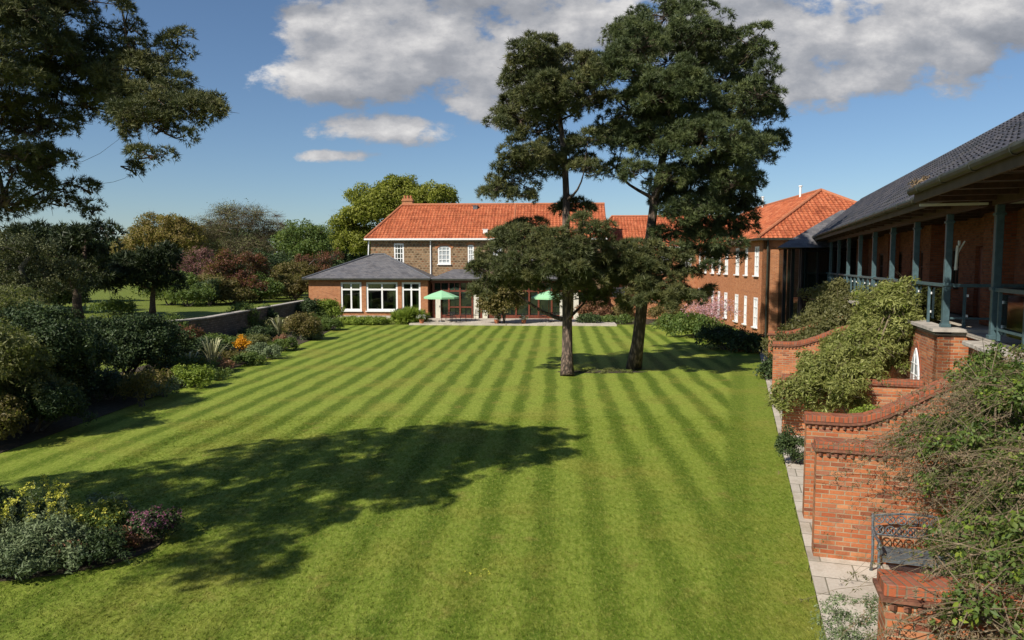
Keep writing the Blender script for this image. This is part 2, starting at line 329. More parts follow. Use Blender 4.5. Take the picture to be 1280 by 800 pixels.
class MB:
    def __init__(s): s.v = []; s.f = []
    def quad(s, *p):
        i = len(s.v); s.v += [Vector(q) for q in p]; s.f.append(tuple(range(i, i + len(p))))
        return s
    def box(s, c, ax, ay, az, hx, hy, hz):
        """oriented box, half sizes"""
        c = Vector(c); a = ax * hx; b_ = ay * hy; d = az * hz
        p = [c + a * i + b_ * j + d * k for i in (-1, 1) for j in (-1, 1) for k in (-1, 1)]
        i = len(s.v); s.v += p
        F = [(0, 1, 3, 2), (4, 6, 7, 5), (0, 4, 5, 1), (2, 3, 7, 6), (0, 2, 6, 4), (1, 5, 7, 3)]
        flip = a.cross(b_).dot(d) < 0
        s.f += [tuple(i + q for q in (t[::-1] if flip else t)) for t in F]
        return s
    def bx(s, x0, x1, y0, y1, z0, z1):
        return s.box(((x0 + x1) / 2, (y0 + y1) / 2, (z0 + z1) / 2), Vector((1, 0, 0)), Vector((0, 1, 0)), UP, (x1 - x0) / 2, (y1 - y0) / 2, (z1 - z0) / 2)
    def fb(s, F, a0, a1, b0, b1, z0, z1):
        """box in a frame F(a,b,z)"""
        return s.box(F((a0 + a1) / 2, (b0 + b1) / 2, (z0 + z1) / 2), F(1, 0), F(0, 1), UP, abs(a1 - a0) / 2, abs(b1 - b0) / 2, (z1 - z0) / 2)
    def bar(s, p, q, w_, h_=None):
        p = Vector(p); q = Vector(q); d = (q - p); L = d.length; d.normalize()
        side = d.cross(UP)
        if side.length < 1e-3: side = Vector((1, 0, 0))
        side.normalize(); up = side.cross(d)
        return s.box((p + q) / 2, d, side, up, L / 2, w_ / 2, (h_ or w_) / 2)
    def tube(s, pts, rad, n=8, cap=True):
        pts = [Vector(p) for p in pts]
        if not hasattr(rad, '__len__'): rad = [rad] * len(pts)
        base = len(s.v); prev = None
        for i, p in enumerate(pts):
            d = (pts[min(i + 1, len(pts) - 1)] - pts[max(i - 1, 0)]).normalized()
            if prev is None:
                prev = d.cross(Vector((.3, .9, .2))).normalized()
            a = (prev - d * prev.dot(d)).normalized(); b_ = d.cross(a); prev = a
            for k in range(n):
                an = 2 * math.pi * k / n
                s.v.append(p + (a * math.cos(an) + b_ * math.sin(an)) * rad[i])
        for i in range(len(pts) - 1):
            for k in range(n):
                k2 = (k + 1) % n; r0 = base + i * n; r1 = r0 + n
                s.f.append((r0 + k, r0 + k2, r1 + k2, r1 + k))
        if cap:
            s.f.append(tuple(base + k for k in reversed(range(n))))
            s.f.append(tuple(base + (len(pts) - 1) * n + k for k in range(n)))
        return s
    def prism(s, pts, d):
        """polygon pts extruded by vector d"""
        pts = [Vector(p) for p in pts]; d = Vector(d); n = len(pts); i = len(s.v)
        s.v += pts + [p + d for p in pts]
        nrm = Vector((0, 0, 0))
        for k in range(n): nrm += pts[k].cross(pts[(k + 1) % n])
        rev = nrm.dot(d) > 0
        A = list(range(i, i + n)); B = list(range(i + n, i + 2 * n))
        s.f.append(tuple(A[::-1] if rev else A)); s.f.append(tuple(B if rev else B[::-1]))
        for k in range(n):
            k2 = (k + 1) % n; q = (A[k], A[k2], B[k2], B[k]); s.f.append(q if rev else q[::-1])
        return s
    def build(s, name, mat, parent=None, local=False, smooth=False, bevel=0.):
        me = bpy.data.meshes.new(name)
        off = Vector((0, 0, 0)) if (local or parent is None) else root_loc(parent)
        me.from_pydata([tuple(v - off) for v in s.v], [], s.f)
        uvl = me.uv_layers.new(name='UVMap')
        uvs = np.zeros((len(me.loops), 2), dtype=np.float32); li = 0
        for f_ in s.f:
            a, b_, c = s.v[f_[0]], s.v[f_[1]], s.v[f_[2]]
            n = (b_ - a).cross(c - a)
            if len(f_) > 4:
                n = Vector((0, 0, 0))
                for k in range(len(f_)): n += (s.v[f_[k]] - a).cross(s.v[f_[(k + 1) % len(f_)]] - a)
            if n.length < 1e-9: n = UP.copy()
            n.normalize(); h = UP.cross(n)
            if h.length < .05: h = GS.copy() if False else Vector((1, 0, 0))
            h.normalize(); w_ = n.cross(h)
            for k in f_:
                uvs[li] = (s.v[k].dot(h), s.v[k].dot(w_)); li += 1
        uvl.data.foreach_set('uv', uvs.ravel())
        me.materials.append(mat)
        if smooth: me.polygons.foreach_set('use_smooth', [True] * len(me.polygons))
        me.update()
        o = bpy.data.objects.new(name, me); COL.objects.link(o)
        if parent is not None: o.parent = parent
        if bevel:
            md = o.modifiers.new('bevel', 'BEVEL'); md.width = bevel; md.segments = 1; md.limit_method = 'ANGLE'
        return o

def struct(mb, name, mat):
    return mark(mb.build(name, mat), kind='structure')

# walls with openings --------------------------------------------------------
def wall(mb, A, B, z0, z1, ops, th=.3):
    """A,B ground points; outward normal = (B-A) x up turned to the viewer side; ops = (x0,x1,z0,z1)"""
    A = Vector((A[0], A[1], 0)); B = Vector((B[0], B[1], 0)); d = (B - A); L = d.length; d.normalize()
    n = d.cross(UP)               # outward
    P = lambda x, z, k=0.: A + d * x + UP * z - n * k
    xs = sorted({0, L} | {o[0] for o in ops} | {o[1] for o in ops}); zs = sorted({z0, z1} | {o[2] for o in ops} | {o[3] for o in ops})
    for i in range(len(xs) - 1):
        for j in range(len(zs) - 1):
            cx = (xs[i] + xs[i + 1]) / 2; cz = (zs[j] + zs[j + 1]) / 2
            if any(o[0] < cx < o[1] and o[2] < cz < o[3] for o in ops): continue
            mb.quad(P(xs[i], zs[j]), P(xs[i + 1], zs[j]), P(xs[i + 1], zs[j + 1]), P(xs[i], zs[j + 1]))
            mb.quad(P(xs[i], zs[j + 1], th), P(xs[i + 1], zs[j + 1], th), P(xs[i + 1], zs[j], th), P(xs[i], zs[j], th))
    for (a, b_, c, e) in ops:
        mb.quad(P(a, c), P(b_, c), P(b_, c, th), P(a, c, th)); mb.quad(P(a, e, th), P(b_, e, th), P(b_, e), P(a, e))
        mb.quad(P(a, c, th), P(a, e, th), P(a, e), P(a, c)); mb.quad(P(b_, c), P(b_, e), P(b_, e, th), P(b_, c, th))
    mb.quad(P(0, z1), P(L, z1), P(L, z1, th), P(0, z1, th))
    mb.quad(P(0, z0), P(0, z1), P(0, z1, th), P(0, z0, th)); mb.quad(P(L, z0, th), P(L, z1, th), P(L, z1), P(L, z0))
    return A, d, n
def window(parent, fr, o, nx, nz, fm, gm, fw=.07, bar=.035, inset=.1, zsplit=None, name='window', sill=True, label=None):
    A, d, n = fr; x0, x1, z0, z1 = o
    mb = MB(); P = lambda x, z, k=0.: A + d * x + UP * z - n * k
    def b_(xa, xb, za, zb, k=.05):
        mb.box(P((xa + xb) / 2, (za + zb) / 2, inset), d, n, UP, (xb - xa) / 2, k, (zb - za) / 2)
    b_(x0, x0 + fw, z0, z1); b_(x1 - fw, x1, z0, z1); b_(x0 + fw, x1 - fw, z1 - fw, z1); b_(x0 + fw, x1 - fw, z0, z0 + fw)
    for i in range(1, nx):
        c = x0 + (x1 - x0) * i / nx; b_(c - bar / 2, c + bar / 2, z0 + fw, z1 - fw, .042)
    rows = [z0 + (z1 - z0) * i / nz for i in range(1, nz)] if zsplit is None else [z0 + (z1 - z0) * q for q in zsplit]
    for c in rows: b_(x0 + fw, x1 - fw, c - bar / 2, c + bar / 2, .046)
    if sill: mb.box(P((x0 + x1) / 2, z0 - .04, -.04), d, n, UP, (x1 - x0) / 2 + .06, .10, .04)
    wf = mb.build(name, fm, parent)
    if label: wf['label'] = label
    MB().box(P((x0 + x1) / 2, (z0 + z1) / 2, inset + .01), d, n, UP, (x1 - x0) / 2 - .01, .006, (z1 - z0) / 2 - .01).build('pane', gm, wf)
    return wf

def pantile(mb, p0, du, dup, Hh, left, right, tw=.3, ch=.33, amp=.035, sub=5, th=.03):
    p0 = Vector(p0); n = du.cross(dup).normalized()
    if n.z < 0: n = -n
    k = 0; v = 0.
    while v < Hh - 1e-4:
        v1 = min(v + ch, Hh); a, b_ = left(v), right(v); a1, b1 = left(v1), right(v1)
        st = tw / sub; us = [q * st for q in range(int(math.ceil(min(a, a1) / st)), int(math.floor(max(b_, b1) / st)) + 1)]
        us = [min(a, a1)] + [q for q in us if min(a, a1) + .01 < q < max(b_, b1) - .01] + [max(b_, b1)]
        rows = []
        for (vv, lift, lo, hi) in ((v, th, a, b_), (v1 + (.02 if v1 < Hh else 0), 0, a1, b1)):
            i0 = len(mb.v); rows.append(i0)
            for u in us:
                uc = min(max(u, lo), hi)
                hgt = amp * (.5 + .5 * math.cos(2 * math.pi * u / tw)) ** 1.6 + lift
                mb.v.append(p0 + du * uc + dup * vv + n * hgt)
        i0 = len(mb.v)
        for u in us: mb.v.append(p0 + du * min(max(u, a), b_) + dup * (v + .01) - n * .01)
        for q in range(len(us) - 1):
            A_ = (rows[0] + q, rows[0] + q + 1, rows[1] + q + 1, rows[1] + q); B_ = (i0 + q, i0 + q + 1, rows[0] + q + 1, rows[0] + q)
            mb.f.append(A_); mb.f.append(B_)
        v = v1; k += 1
    return mb

# foliage ---------------------------------------------------------------------
def unit(a): return a / (np.linalg.norm(a, axis=-1, keepdims=True) + 1e-9)
def rdir(n): return unit(NR.normal(size=(n, 3)))
def t_needle(k=9, wd=.11, spread=1.0):
    V = []; 
    for i in range(k):
        d = unit(np.array([NR.normal() * spread, NR.normal() * spread, abs(NR.normal()) * .8 + .35]))
        s = unit(np.cross(d, NR.normal(size=3))) * wd / 2; L = NR.uniform(.7, 1.1); b0 = d * .02
        V += [b0 - s, b0 + s, d * L]
    return np.array(V), np.arange(3 * k).reshape(-1, 3), np.repeat(NR.uniform(size=k), 3)
def t_leaf(k=6, ln=.75, wd=.42, spread=.55):
    V = []; F = []; r = []
    for i in range(k):
        c = NR.normal(size=3) * spread * np.array([1, 1, .7]); nrm = unit(NR.normal(size=3) * .75 + np.array([0, 0, 1.]))
        a = unit(np.cross(nrm, NR.normal(size=3))); bb = np.cross(nrm, a); j = len(V)
        l = ln * NR.uniform(.7, 1.2) / 2; w_ = wd * NR.uniform(.7, 1.2) / 2
        V += [c - a * l, c + bb * w_ + nrm * w_ * .35, c + a * l, c - bb * w_ + nrm * w_ * .35]
        F += [(j, j + 1, j + 2), (j, j + 2, j + 3)]; r += [NR.uniform()] * 4
    return np.array(V), np.array(F), np.array(r)
def t_blade(k=7, wd=.1, out=.5):
    V = []; F = []; r = []
    for i in range(k):
        an = NR.uniform(0, 6.28); d = np.array([math.cos(an), math.sin(an), 0]); s = np.array([-d[1], d[0], 0]) * wd / 2
        L = NR.uniform(.7, 1.1); o_ = out * NR.uniform(.3, 1.2); j = len(V)
        p0 = d * .05; p1 = d * (.05 + .35 * o_) + np.array([0, 0, .55 * L]); p2 = d * (.05 + o_) + np.array([0, 0, L * NR.uniform(.75, 1)])
        V += [p0 - s, p0 + s, p1 + s * .8, p1 - s * .8, p2]; F += [(j, j + 1, j + 2), (j, j + 2, j + 3), (j + 3, j + 2, j + 4)]; r += [NR.uniform()] * 5
    return np.array(V), np.array(F), np.array(r)
def t_twig(k=5, wd=.02, leaves=6):
    """fine bare sprays with a few small leaves"""
    V = []; F = []; r = []
    for i in range(k):
        d = unit(np.array([NR.normal() * .5, NR.normal() * .5, 1.])); s = unit(np.cross(d, NR.normal(size=3))) * wd / 2; L = NR.uniform(.6, 1.2); j = len(V)
        V += [-s, s, d * L]; F += [(j, j + 1, j + 2)]; r += [0.] * 3
        for q in range(leaves):
            c = d * L * NR.uniform(.3, 1) + NR.normal(size=3) * .08; a = rdir(1)[0] * .09; bb = unit(np.cross(a, NR.normal(size=3))) * .05; j = len(V)
            V += [c - a, c + bb, c + a]; F += [(j, j + 1, j + 2)]; r += [NR.uniform(.3, 1)] * 3
    return np.array(V), np.array(F), np.array(r)
TEMPL = {
    'needle': [t_needle(9, .13) for _ in range(8)], 'needle_fat': [t_needle(7, .2) for _ in range(6)],
    'leaf': [t_leaf(6) for _ in range(8)], 'leaf_long': [t_leaf(7, .9, .26, .5) for _ in range(8)],
    'leaf_loose': [t_leaf(4, .5, .34, .9) for _ in range(8)],
    'blade': [t_blade() for _ in range(6)], 'sword': [t_blade(9, .13, .55) for _ in range(5)], 'twig': [t_twig() for _ in range(8)],
    'flower': [t_leaf(7, .6, .5, .35) for _ in range(6)]}
class FOL:
    def __init__(s): s.V = []; s.F = []; s.r = []; s.n = 0
    def add(s, kind, pos, dirs, scale, base=None):
        tl = TEMPL[kind]; n = len(pos)
        if n == 0: return s
        scale = np.broadcast_to(np.asarray(scale, dtype=float), (n,)) * NR.uniform(.75, 1.25, n)
        dirs = unit(dirs); x = unit(np.cross(dirs, rdir(n))); y = np.cross(dirs, x); ids = NR.integers(0, len(tl), n)
        for ti, (V, F, r) in enumerate(tl):
            k = np.where(ids == ti)[0]
            if len(k) == 0: continue
            M = np.stack([x[k], y[k], dirs[k]], 1) * scale[k][:, None, None]
            VV = (np.einsum('vi,nij->nvj', V, M) + pos[k][:, None, :]).reshape(-1, 3)
            FF = (F[None] + (np.arange(len(k)) * len(V))[:, None, None]).reshape(-1, 3) + s.n
            tr = NR.uniform(size=len(k))
            if base is not None: tr = tr * .4 + base[k] * .6
            s.V.append(VV); s.F.append(FF); s.r.append(np.clip(r[None] * .35 + tr[:, None] * .65, 0, 1).reshape(-1)); s.n += len(VV)
        return s
    def lines(s, P0, P1, w0, w1):
        """thin two-sided twigs as crossed triangles"""
        n = len(P0); d = unit(P1 - P0); a = unit(np.cross(d, rdir(n)))
        for sd_ in (a, np.cross(d, a)):
            V = np.stack([P0 - sd_ * w0, P0 + sd_ * w0, P1 + sd_ * w1, P1 - sd_ * w1], 1).reshape(-1, 3)
            b_ = np.arange(n)[:, None] * 4 + s.n
            F = np.concatenate([b_ + np.array([0, 1, 2]), b_ + np.array([0, 2, 3])], 0)
            s.V.append(V); s.F.append(F); s.r.append(np.repeat(NR.uniform(size=n), 4)); s.n += 4 * n
        return s
    def build(s, name, mat, parent=None, clip_z=None):
        V = np.concatenate(s.V); F = np.concatenate(s.F).astype(np.int32); r = np.concatenate(s.r).astype(np.float32)
        if clip_z is not None: V[:, 2] = np.maximum(V[:, 2], clip_z)
        if parent is not None: V = V - np.array(root_loc(parent))
        me = bpy.data.meshes.new(name)
        me.vertices.add(len(V)); me.vertices.foreach_set('co', V.astype(np.float32).ravel())
        me.loops.add(F.size); me.loops.foreach_set('vertex_index', F.ravel())
        me.polygons.add(len(F)); me.polygons.foreach_set('loop_start', np.arange(0, F.size, 3, dtype=np.int32))
        at_ = me.attributes.new('rnd', 'FLOAT', 'POINT'); at_.data.foreach_set('value', r)
        me.materials.append(mat); me.update(calc_edges=True); me.validate()
        o = bpy.data.objects.new(name, me); COL.objects.link(o)
        if parent is not None: o.parent = parent
        return o
def puffs(blobs, pr, dens, tpp, zbias=.25, inner=.15, low=-.45, shell=.45):
    """blobs: (centre, (rx,ry,rz)); returns puff centres, tuft positions, directions"""
    PC = []; TP = []; TD = []; PR = []
    for (c, r) in blobs:
        c = np.array(c, dtype=float); r = np.array(r, dtype=float)
        area = 4 * math.pi * ((r[0] * r[1]) ** 1.6 / 3 + (r[0] * r[2]) ** 1.6 / 3 + (r[1] * r[2]) ** 1.6 / 3) ** (1 / 1.6)
        n = max(3, int(area * dens)); d = rdir(n * 2); d = d[d[:, 2] > low][:n]
        rr = NR.uniform(.64, 1.1, len(d)); m_ = NR.uniform(size=len(d)) < inner; rr[m_] = NR.uniform(.2, .7, m_.sum())
        pc = c + d * r * rr[:, None]; q = pr * NR.uniform(.65, 1.3, len(pc)); PC.append(pc)
        td = unit(rdir(len(pc) * tpp).reshape(len(pc), tpp, 3) + d[:, None, :] * .55 + np.array([0, 0, zbias]))
        tp = pc[:, None, :] + td * (q[:, None, None] * NR.uniform(shell, 1.05, (len(pc), tpp, 1))) * np.array([1.15, 1.15, .8])
        PR.append(np.repeat(NR.uniform(size=len(pc)), tpp)); TP.append(tp.reshape(-1, 3)); TD.append((td + np.array([0, 0, .35])).reshape(-1, 3))
    global PUFF_RND; PUFF_RND = np.concatenate(PR)
    return np.concatenate(PC), np.concatenate(TP), np.concatenate(TD)
def bend(p, q, sag=.0, n=5, wob=.12):
    p = Vector(p); q = Vector(q); L = (q - p).length; out = []
    off = [Vector((rnd.uniform(-1, 1), rnd.uniform(-1, 1), rnd.uniform(-1, 1))) * wob * L * .5 for _ in range(2)]
    for i in range(n + 1):
        t = i / n; v = p.lerp(q, t); k = math.sin(math.pi * t)
        v += UP * sag * L * k + off[0] * k * (1 - t) + off[1] * k * t
        out.append(v)
    return out
def tree(name, label, cat, base, trunk, r0, blobs, kind, mat, bark, size, pr=.45, dens=1.3, tpp=22, group=None, inner=.15,
         limbs=True, twig_mat=None, low=-.45, twigs=0, limb_k=1., zb=.25, trunk_mat2=None, steep=.6, shell=.45):
    base = Vector(base); T = thing(name, label, cat, base, group)
    trunk = [Vector(p) for p in trunk]; n = len(trunk)
    rad = [r0 * (1.25 if i == 0 else 1) * (1 - .78 * (i / (n - 1)) ** 1.1) for i in range(n)]
    tb = MB(); tb.tube(trunk, rad, 12)
    PC, TP, TD = puffs(blobs, pr, dens, tpp, inner=inner, low=low, zbias=zb, shell=shell)
    seg = []
    if limbs:
        nodes = [(trunk[k], rad[k] * .62, 0) for k in range(1, n)]
        axis = lambda c: min((Vector((c.x - p.x, c.y - p.y, 0)).length for p in trunk))
        for (c, r) in sorted(blobs, key=lambda q: axis(Vector(q[0]))):
            c = Vector(c); best = None
            for k, (p, rr_, lv) in enumerate(nodes):
                dz = c.z - p.z; hd = Vector((c.x - p.x, c.y - p.y, 0)).length
                cost = (c - p).length + .5 * abs(dz - steep * hd) + .25 * lv
                if best is None or cost < best[0]: best = (cost, k)
            p, pr_, lv = nodes[best[1]]; L = (c - p).length
            if L < .3: continue
            rr = min(pr_ * .8, (.03 + .02 * L) * limb_k * (1.3 if lv == 0 else 1)); pts = bend(p, c, sag=-.06, wob=.22)
            tb.tube(pts, [rr * (1 - .65 * k / 5) for k in range(6)], 6)
            nodes.append((c, rr * .45, lv + 1)); nodes.append((pts[3], rr * .6, lv + 1))
    cr = np.array([b[0] for b in blobs], dtype=float)
    near = np.argmin(((PC[:, None, :] - cr[None]) ** 2).sum(2), 1)
    tb.build('trunk', bark, T, smooth=True)
    fo = FOL(); fo.add(kind, TP, TD, size, PUFF_RND)
    fo.build('crown', mat, T)
    tw = FOL(); st = cr[near] + (PC - cr[near]) * .15
    midp = (st + PC) / 2 + NR.normal(size=PC.shape) * .08
    tw.lines(st, midp, .022 * limb_k, .016 * limb_k); tw.lines(midp, PC, .016 * limb_k, .007 * limb_k)
    if twigs:
        k = NR.integers(0, len(PC), twigs); q = PC[k] + rdir(twigs) * np.array([1, 1, .6]) * pr * 2.2
        tw.lines(PC[k], q, .008 * limb_k, .003 * limb_k)
    tw.build('branches', twig_mat or bark, T)
    return T
def pxb(lst, Y0, dj=1., rk=1.1):
    """blob list measured as (px, py, rx_px, ry_px[, dY]) at depth Y0"""
    out = []
    for q in lst:
        dy = q[4] if len(q) > 4 else rnd.uniform(-dj, dj)
        c = at(q[0], q[1], Y0 + dy); k = (Y0 + dy) / 900
        out.append((tuple(c), (q[2] * k, min(q[2], q[3] * 1.3) * k * rk, q[3] * k)))
    return out
def shrub(name, label, cat, c, r, kind, mat, size, pr=.2, dens=4., tpp=10, group=None, flower=None, stems=True, bark=None, low=-.3, nb=5, stemn=6):
    """mound on the ground: centre c (x,y,z ground), r=(rx,ry,h)"""
    T = thing(name, label, cat, c, group); c = Vector(c); bl = [((c.x, c.y, c.z + r[2] * .48), (r[0] * .82, r[1] * .82, r[2] * .5))]
    for i in range(nb):
        a = rnd.uniform(0, 6.28); q = rnd.uniform(.35, .65)
        bl.append(((c.x + r[0] * q * math.cos(a), c.y + r[1] * q * math.sin(a), c.z + r[2] * rnd.uniform(.3, .65)), (r[0] * .42, r[1] * .42, r[2] * .36)))
    PC, TP, TD = puffs(bl, pr, dens, tpp, low=low)
    ok = TP[:, 2] > c.z + .01; TP, TD = TP[ok], TD[ok]
    FOL().add(kind, TP, TD, size).build('foliage', mat, T, clip_z=c.z)
    if stems:
        tb = MB()
        for i in range(stemn):
            a = rnd.uniform(0, 6.28); b_ = bl[i % len(bl)][0]
            tb.tube(bend((c.x + .12 * r[0] * math.cos(a), c.y + .12 * r[1] * math.sin(a), c.z - .02), b_, n=3), [.035 * max(.3, min(r)), .03 * max(.3, min(r)), .02 * max(.3, min(r)), .01 * max(.3, min(r))], 5)
        tb.build('stems', bark or m_bark_grey, T)
    if flower:
        fmat, frac, fs, fname = flower; k = NR.uniform(size=len(TP)) < frac; k &= TD[:, 2] > .1
        FOL().add('flower', TP[k] + unit(TD[k]) * size * .5, TD[k], fs).build(fname, fmat, T, clip_z=c.z)
    return T

# ================================================================== THE SETTING
MB().quad((-500, -60, -.02), (500, -60, -.02), (500, 900, -.02), (-500, 900, -.02))
struct(MB().quad((-500, -60, -.02), (500, -60, -.02), (500, 900, -.02), (-500, 900, -.02)), 'ground', m_grass)
p1, p2 = G(40.5, 1.15), G(1.5, 1.15)
lawn_pts = [(-12.9, 0), (-12.75, 18), (-12.6, 30), (-12.4, 45), (-13.2, 55.2), (12.6, 55.2), (14.2, 47), (p1.x, p1.y), (p2.x, p2.y)]
edge = []
for i in range(len(lawn_pts)):
    (x0_, y0_), (x1_, y1_) = lawn_pts[i], lawn_pts[(i + 1) % len(lawn_pts)]; L_ = math.hypot(x1_ - x0_, y1_ - y0_); n_ = max(1, int(L_ / .22))
    for k in range(n_):
        t_ = k / n_; j_ = rnd.uniform(-.022, .022) if k else 0
        edge.append((x0_ + (x1_ - x0_) * t_ + j_ * (y1_ - y0_) / L_, y0_ + (y1_ - y0_) * t_ - j_ * (x1_ - x0_) / L_))
struct(MB().prism([(x, y, -.03) for x, y in edge], (0, 0, .034)), 'lawn', m_lawn)
# raised lawn behind the stone wall
UZ = 1.5
ul = [(-17.3, 66), (-17.3, 40.3), (-18.2, 37.6), (-21.5, 36), (-30, 35.4), (-90, 35), (-90, 140), (-17.3, 140)]
struct(MB().prism([(x, y, -.03) for x, y in ul[::-1]], (0, 0, UZ + .03)), 'raised_lawn', m_grass)
# border soil, patio, path
bs = [(-12.76, 14), (-12.6, 30), (-12.4, 45), (-13.2, 55.4), (-13.2, 60.5), (-17, 60), (-17, 14)]
struct(MB().prism([(x, y, -.01) for x, y in bs[::-1]], (0, 0, .03)), 'border_soil', m_soil)
A_, B_, C_, D_ = H(-11.4, 54.7), H(4.5, 54.7), H(4.5, 64.3), H(-11.4, 64.3)
struct(MB().prism([tuple(q)[:2] + (-.01,) for q in (A_, B_, C_, D_)], (0, 0, .13)), 'terrace_paving', m_paving)
A_, B_, C_, D_ = G(3, 1.17), G(3, 4.9), G(42, 4.9), G(42, 1.17)
struct(MB().prism([tuple(q)[:2] + (-.01,) for q in (A_, B_, C_, D_)], (0, 0, .022)), 'patio_path', m_path)
A_, B_, C_, D_ = H(4.5, 56.6), H(13.2, 56.6), H(13.2, 69), H(4.5, 69)
struct(MB().prism([tuple(q)[:2] + (-.01,) for q in (A_, B_, C_, D_)], (0, 0, .03)), 'far_border_soil', m_soil)
# bare earth under the two pines
pts = []
for i in range(28):
    a = i / 28 * 6.283; pts.append((3.9 + 2.1 * math.cos(a) * rnd.uniform(.8, 1.1), 31.2 + .42 * math.sin(a) * rnd.uniform(.8, 1.15), -.001))
struct(MB().prism(pts, (0, 0, .012)), 'bare_earth', m_soil)
ib = [(-8.5 + 2.6 * math.cos(i / 36 * 6.283), 11.7 + 1.45 * math.sin(i / 36 * 6.283), -.001) for i in range(36)]
struct(MB().prism(ib, (0, 0, .03)), 'flower_bed', m_soil)

# ------------------------------------------------------------------ stone retaining wall
T = thing('retaining_wall', 'curved old stone retaining wall behind the flower border', 'wall', (-17, 50, 0))
wl = [(-17, 60.2), (-17, 50), (-17, 40.3), (-17.4, 38.6), (-18.4, 37.2), (-20, 36.2), (-22, 35.6), (-26, 35.3), (-32, 35)]
mb = MB(); cpm = MB()
for i in range(len(wl) - 1):
    a = Vector((*wl[i], 0)); b_ = Vector((*wl[i + 1], 0)); d = (b_ - a).normalized(); n = d.cross(UP)
    if n.x < 0 and abs(n.x) > .5: n = -n
    if n.y > 0 and abs(n.y) > .5: n = -n
    mb.prism([a, b_, b_ - n * .35, a - n * .35], (0, 0, 1.66))
    cpm.prism([a + n * .05 + UP * 1.66, b_ + n * .05 + UP * 1.66, b_ - n * .42 + UP * 1.66, a - n * .42 + UP * 1.66], (0, 0, .07))
mb.build('wall', m_rubble, T); cpm.build('coping', m_stonecap, T)

# ------------------------------------------------------------------ main house
T = thing('main_house', 'two storey stone house with long orange tiled roof', 'house', H(-8, 64.5))
mb = MB(); L = 21.0
ops = [(2.15, 3.05, 4.75, 6.55), (6.15, 7.3, 4.7, 6.3), (8.85, 9.4, 4.7, 6.4), (10.85, 12.0, 4.7, 6.3), (13.7, 14.85, 4.7, 6.3), (16.8, 17.95, 4.7, 6.3)]
fr = wall(mb, H(-16.9, 64.5), H(4.1, 64.5), 0, 6.8, ops, .4)
wall(mb, H(-16.9, 73.5), H(-16.9, 64.9), 0, 6.8, [], .4)
wall(mb, H(4.1, 64.9), H(4.1, 73.5), 0, 6.8, [], .4)
mb.build('wall', m_stone_wall, T)
for i, o_ in enumerate(ops):
    window(T, fr, o_, 2 if i in (2,) else 3, 4, m_white, m_glass if i == 0 else m_paleglass, fw=.13, bar=.06, inset=.06)
for o_ in ops[1:]:
    ar = MB()
    c = (o_[0] + o_[1]) / 2; wd = o_[1] - o_[0]
    for k in range(7):
        an = R(90 + (k - 3) * 13); rr = wd * .95
        ctr = fr[0] + fr[1] * (c + rr * math.cos(an)) + UP * (o_[3] + .16 - rr + rr * math.sin(an)) - fr[2] * -.01
        tdir = (fr[1] * math.cos(an) + UP * math.sin(an))
        ar.box(ctr, tdir, fr[2], tdir.cross(fr[2]), .12, .03, wd * .105)
    ar.build('window_arch', m_brick_far, T)
hy = math.hypot(4.9, 3.35); dup = (HB * 4.9 + UP * 3.35) / hy; ru = Vector(UP)
mb = MB()
pantile(mb, H(-17.3, 64.1, 6.95), HA, dup, hy, lambda v: 2.4 * v / hy, lambda v: 21.7, sub=4, amp=.05)
h2 = math.hypot(2.4, 3.35); d2 = (HA * 2.4 + UP * 3.35) / h2
pantile(mb, H(-17.3, 73.9, 6.95), -HB, d2, h2, lambda v: 4.9 * v / h2, lambda v: 9.8 - 4.9 * v / h2, sub=3, amp=.05)
mb.quad(H(-17.3, 73.9, 6.95), H(4.4, 73.9, 6.95), H(4.4, 69, 10.3), H(-14.9, 69, 10.3))
mb.quad(H(4.35, 64.1, 6.95), H(4.35, 73.9, 6.95), H(4.35, 69, 10.28))
rf = mb.build('roof', m_pantile, T)
mb = MB(); mb.tube([H(-14.9, 69, 10.36), H(4.4, 69, 10.36)], .13, 8); mb.tube([H(-17.3, 64.1, 7.02), H(-14.9, 69, 10.36)], .11, 8); mb.tube([H(-17.3, 73.9, 7.02), H(-14.9, 69, 10.36)], .11, 8)
mb.build('ridge_tiles', m_terracotta, rf)
mb = MB(); mb.tube([H(-4.0, 64.2, 7.03), H(-4.0, 69, 10.34)], .07, 6); mb.build('verge_seam', m_terracotta, rf)
mb = MB(); mb.fb(H, -15.0, -14.0, 69.3, 70.0, 9.4, 11.0); mb.fb(H, -15.06, -13.94, 69.24, 70.06, 10.75, 10.86)
ch = mb.build('chimney', m_brick_far, rf)
mb = MB()
for q in (-14.8, -14.5, -14.2): mb.tube([H(q, 69.65, 10.98), H(q, 69.65, 11.3)], .11, 8)
mb.build('chimney_pot', m_terracotta, ch)
mb = MB()
for (a_, b0) in ((-6.5, 64.9), (-7.8, 68.4)):
    z_ = 6.95 + 3.35 * (b0 - 64.1) / 4.9
    mb = MB(); mb.fb(H, a_ - .2, a_ + .2, b0 - .12, b0 + .3, z_ - .05, z_ + .28); mb.fb(H, a_ - .26, a_ + .26, b0 - .16, b0 + .34, z_ + .28, z_ + .33); mb.build('roof_vent', m_lead if b0 > 66 else m_white, rf)
mb = MB(); mb.fb(H, -17.35, 4.4, 63.95, 64.1, 6.84, 6.98); mb.fb(H, -17.0, 4.2, 64.1, 64.5, 6.8, 6.86)
mb.build('gutter', m_white, T)
MB().tube([H(-11.4, 64.42, 6.85), H(-11.4, 64.42, 3.6)], .06, 8).build('downpipe', m_white, T); MB().tube([H(-17.0, 64.4, 6.85), H(-17.1, 64.4, 5.0), H(-17.1, 64.4, 3)], .06, 8).build('downpipe', m_white, T)

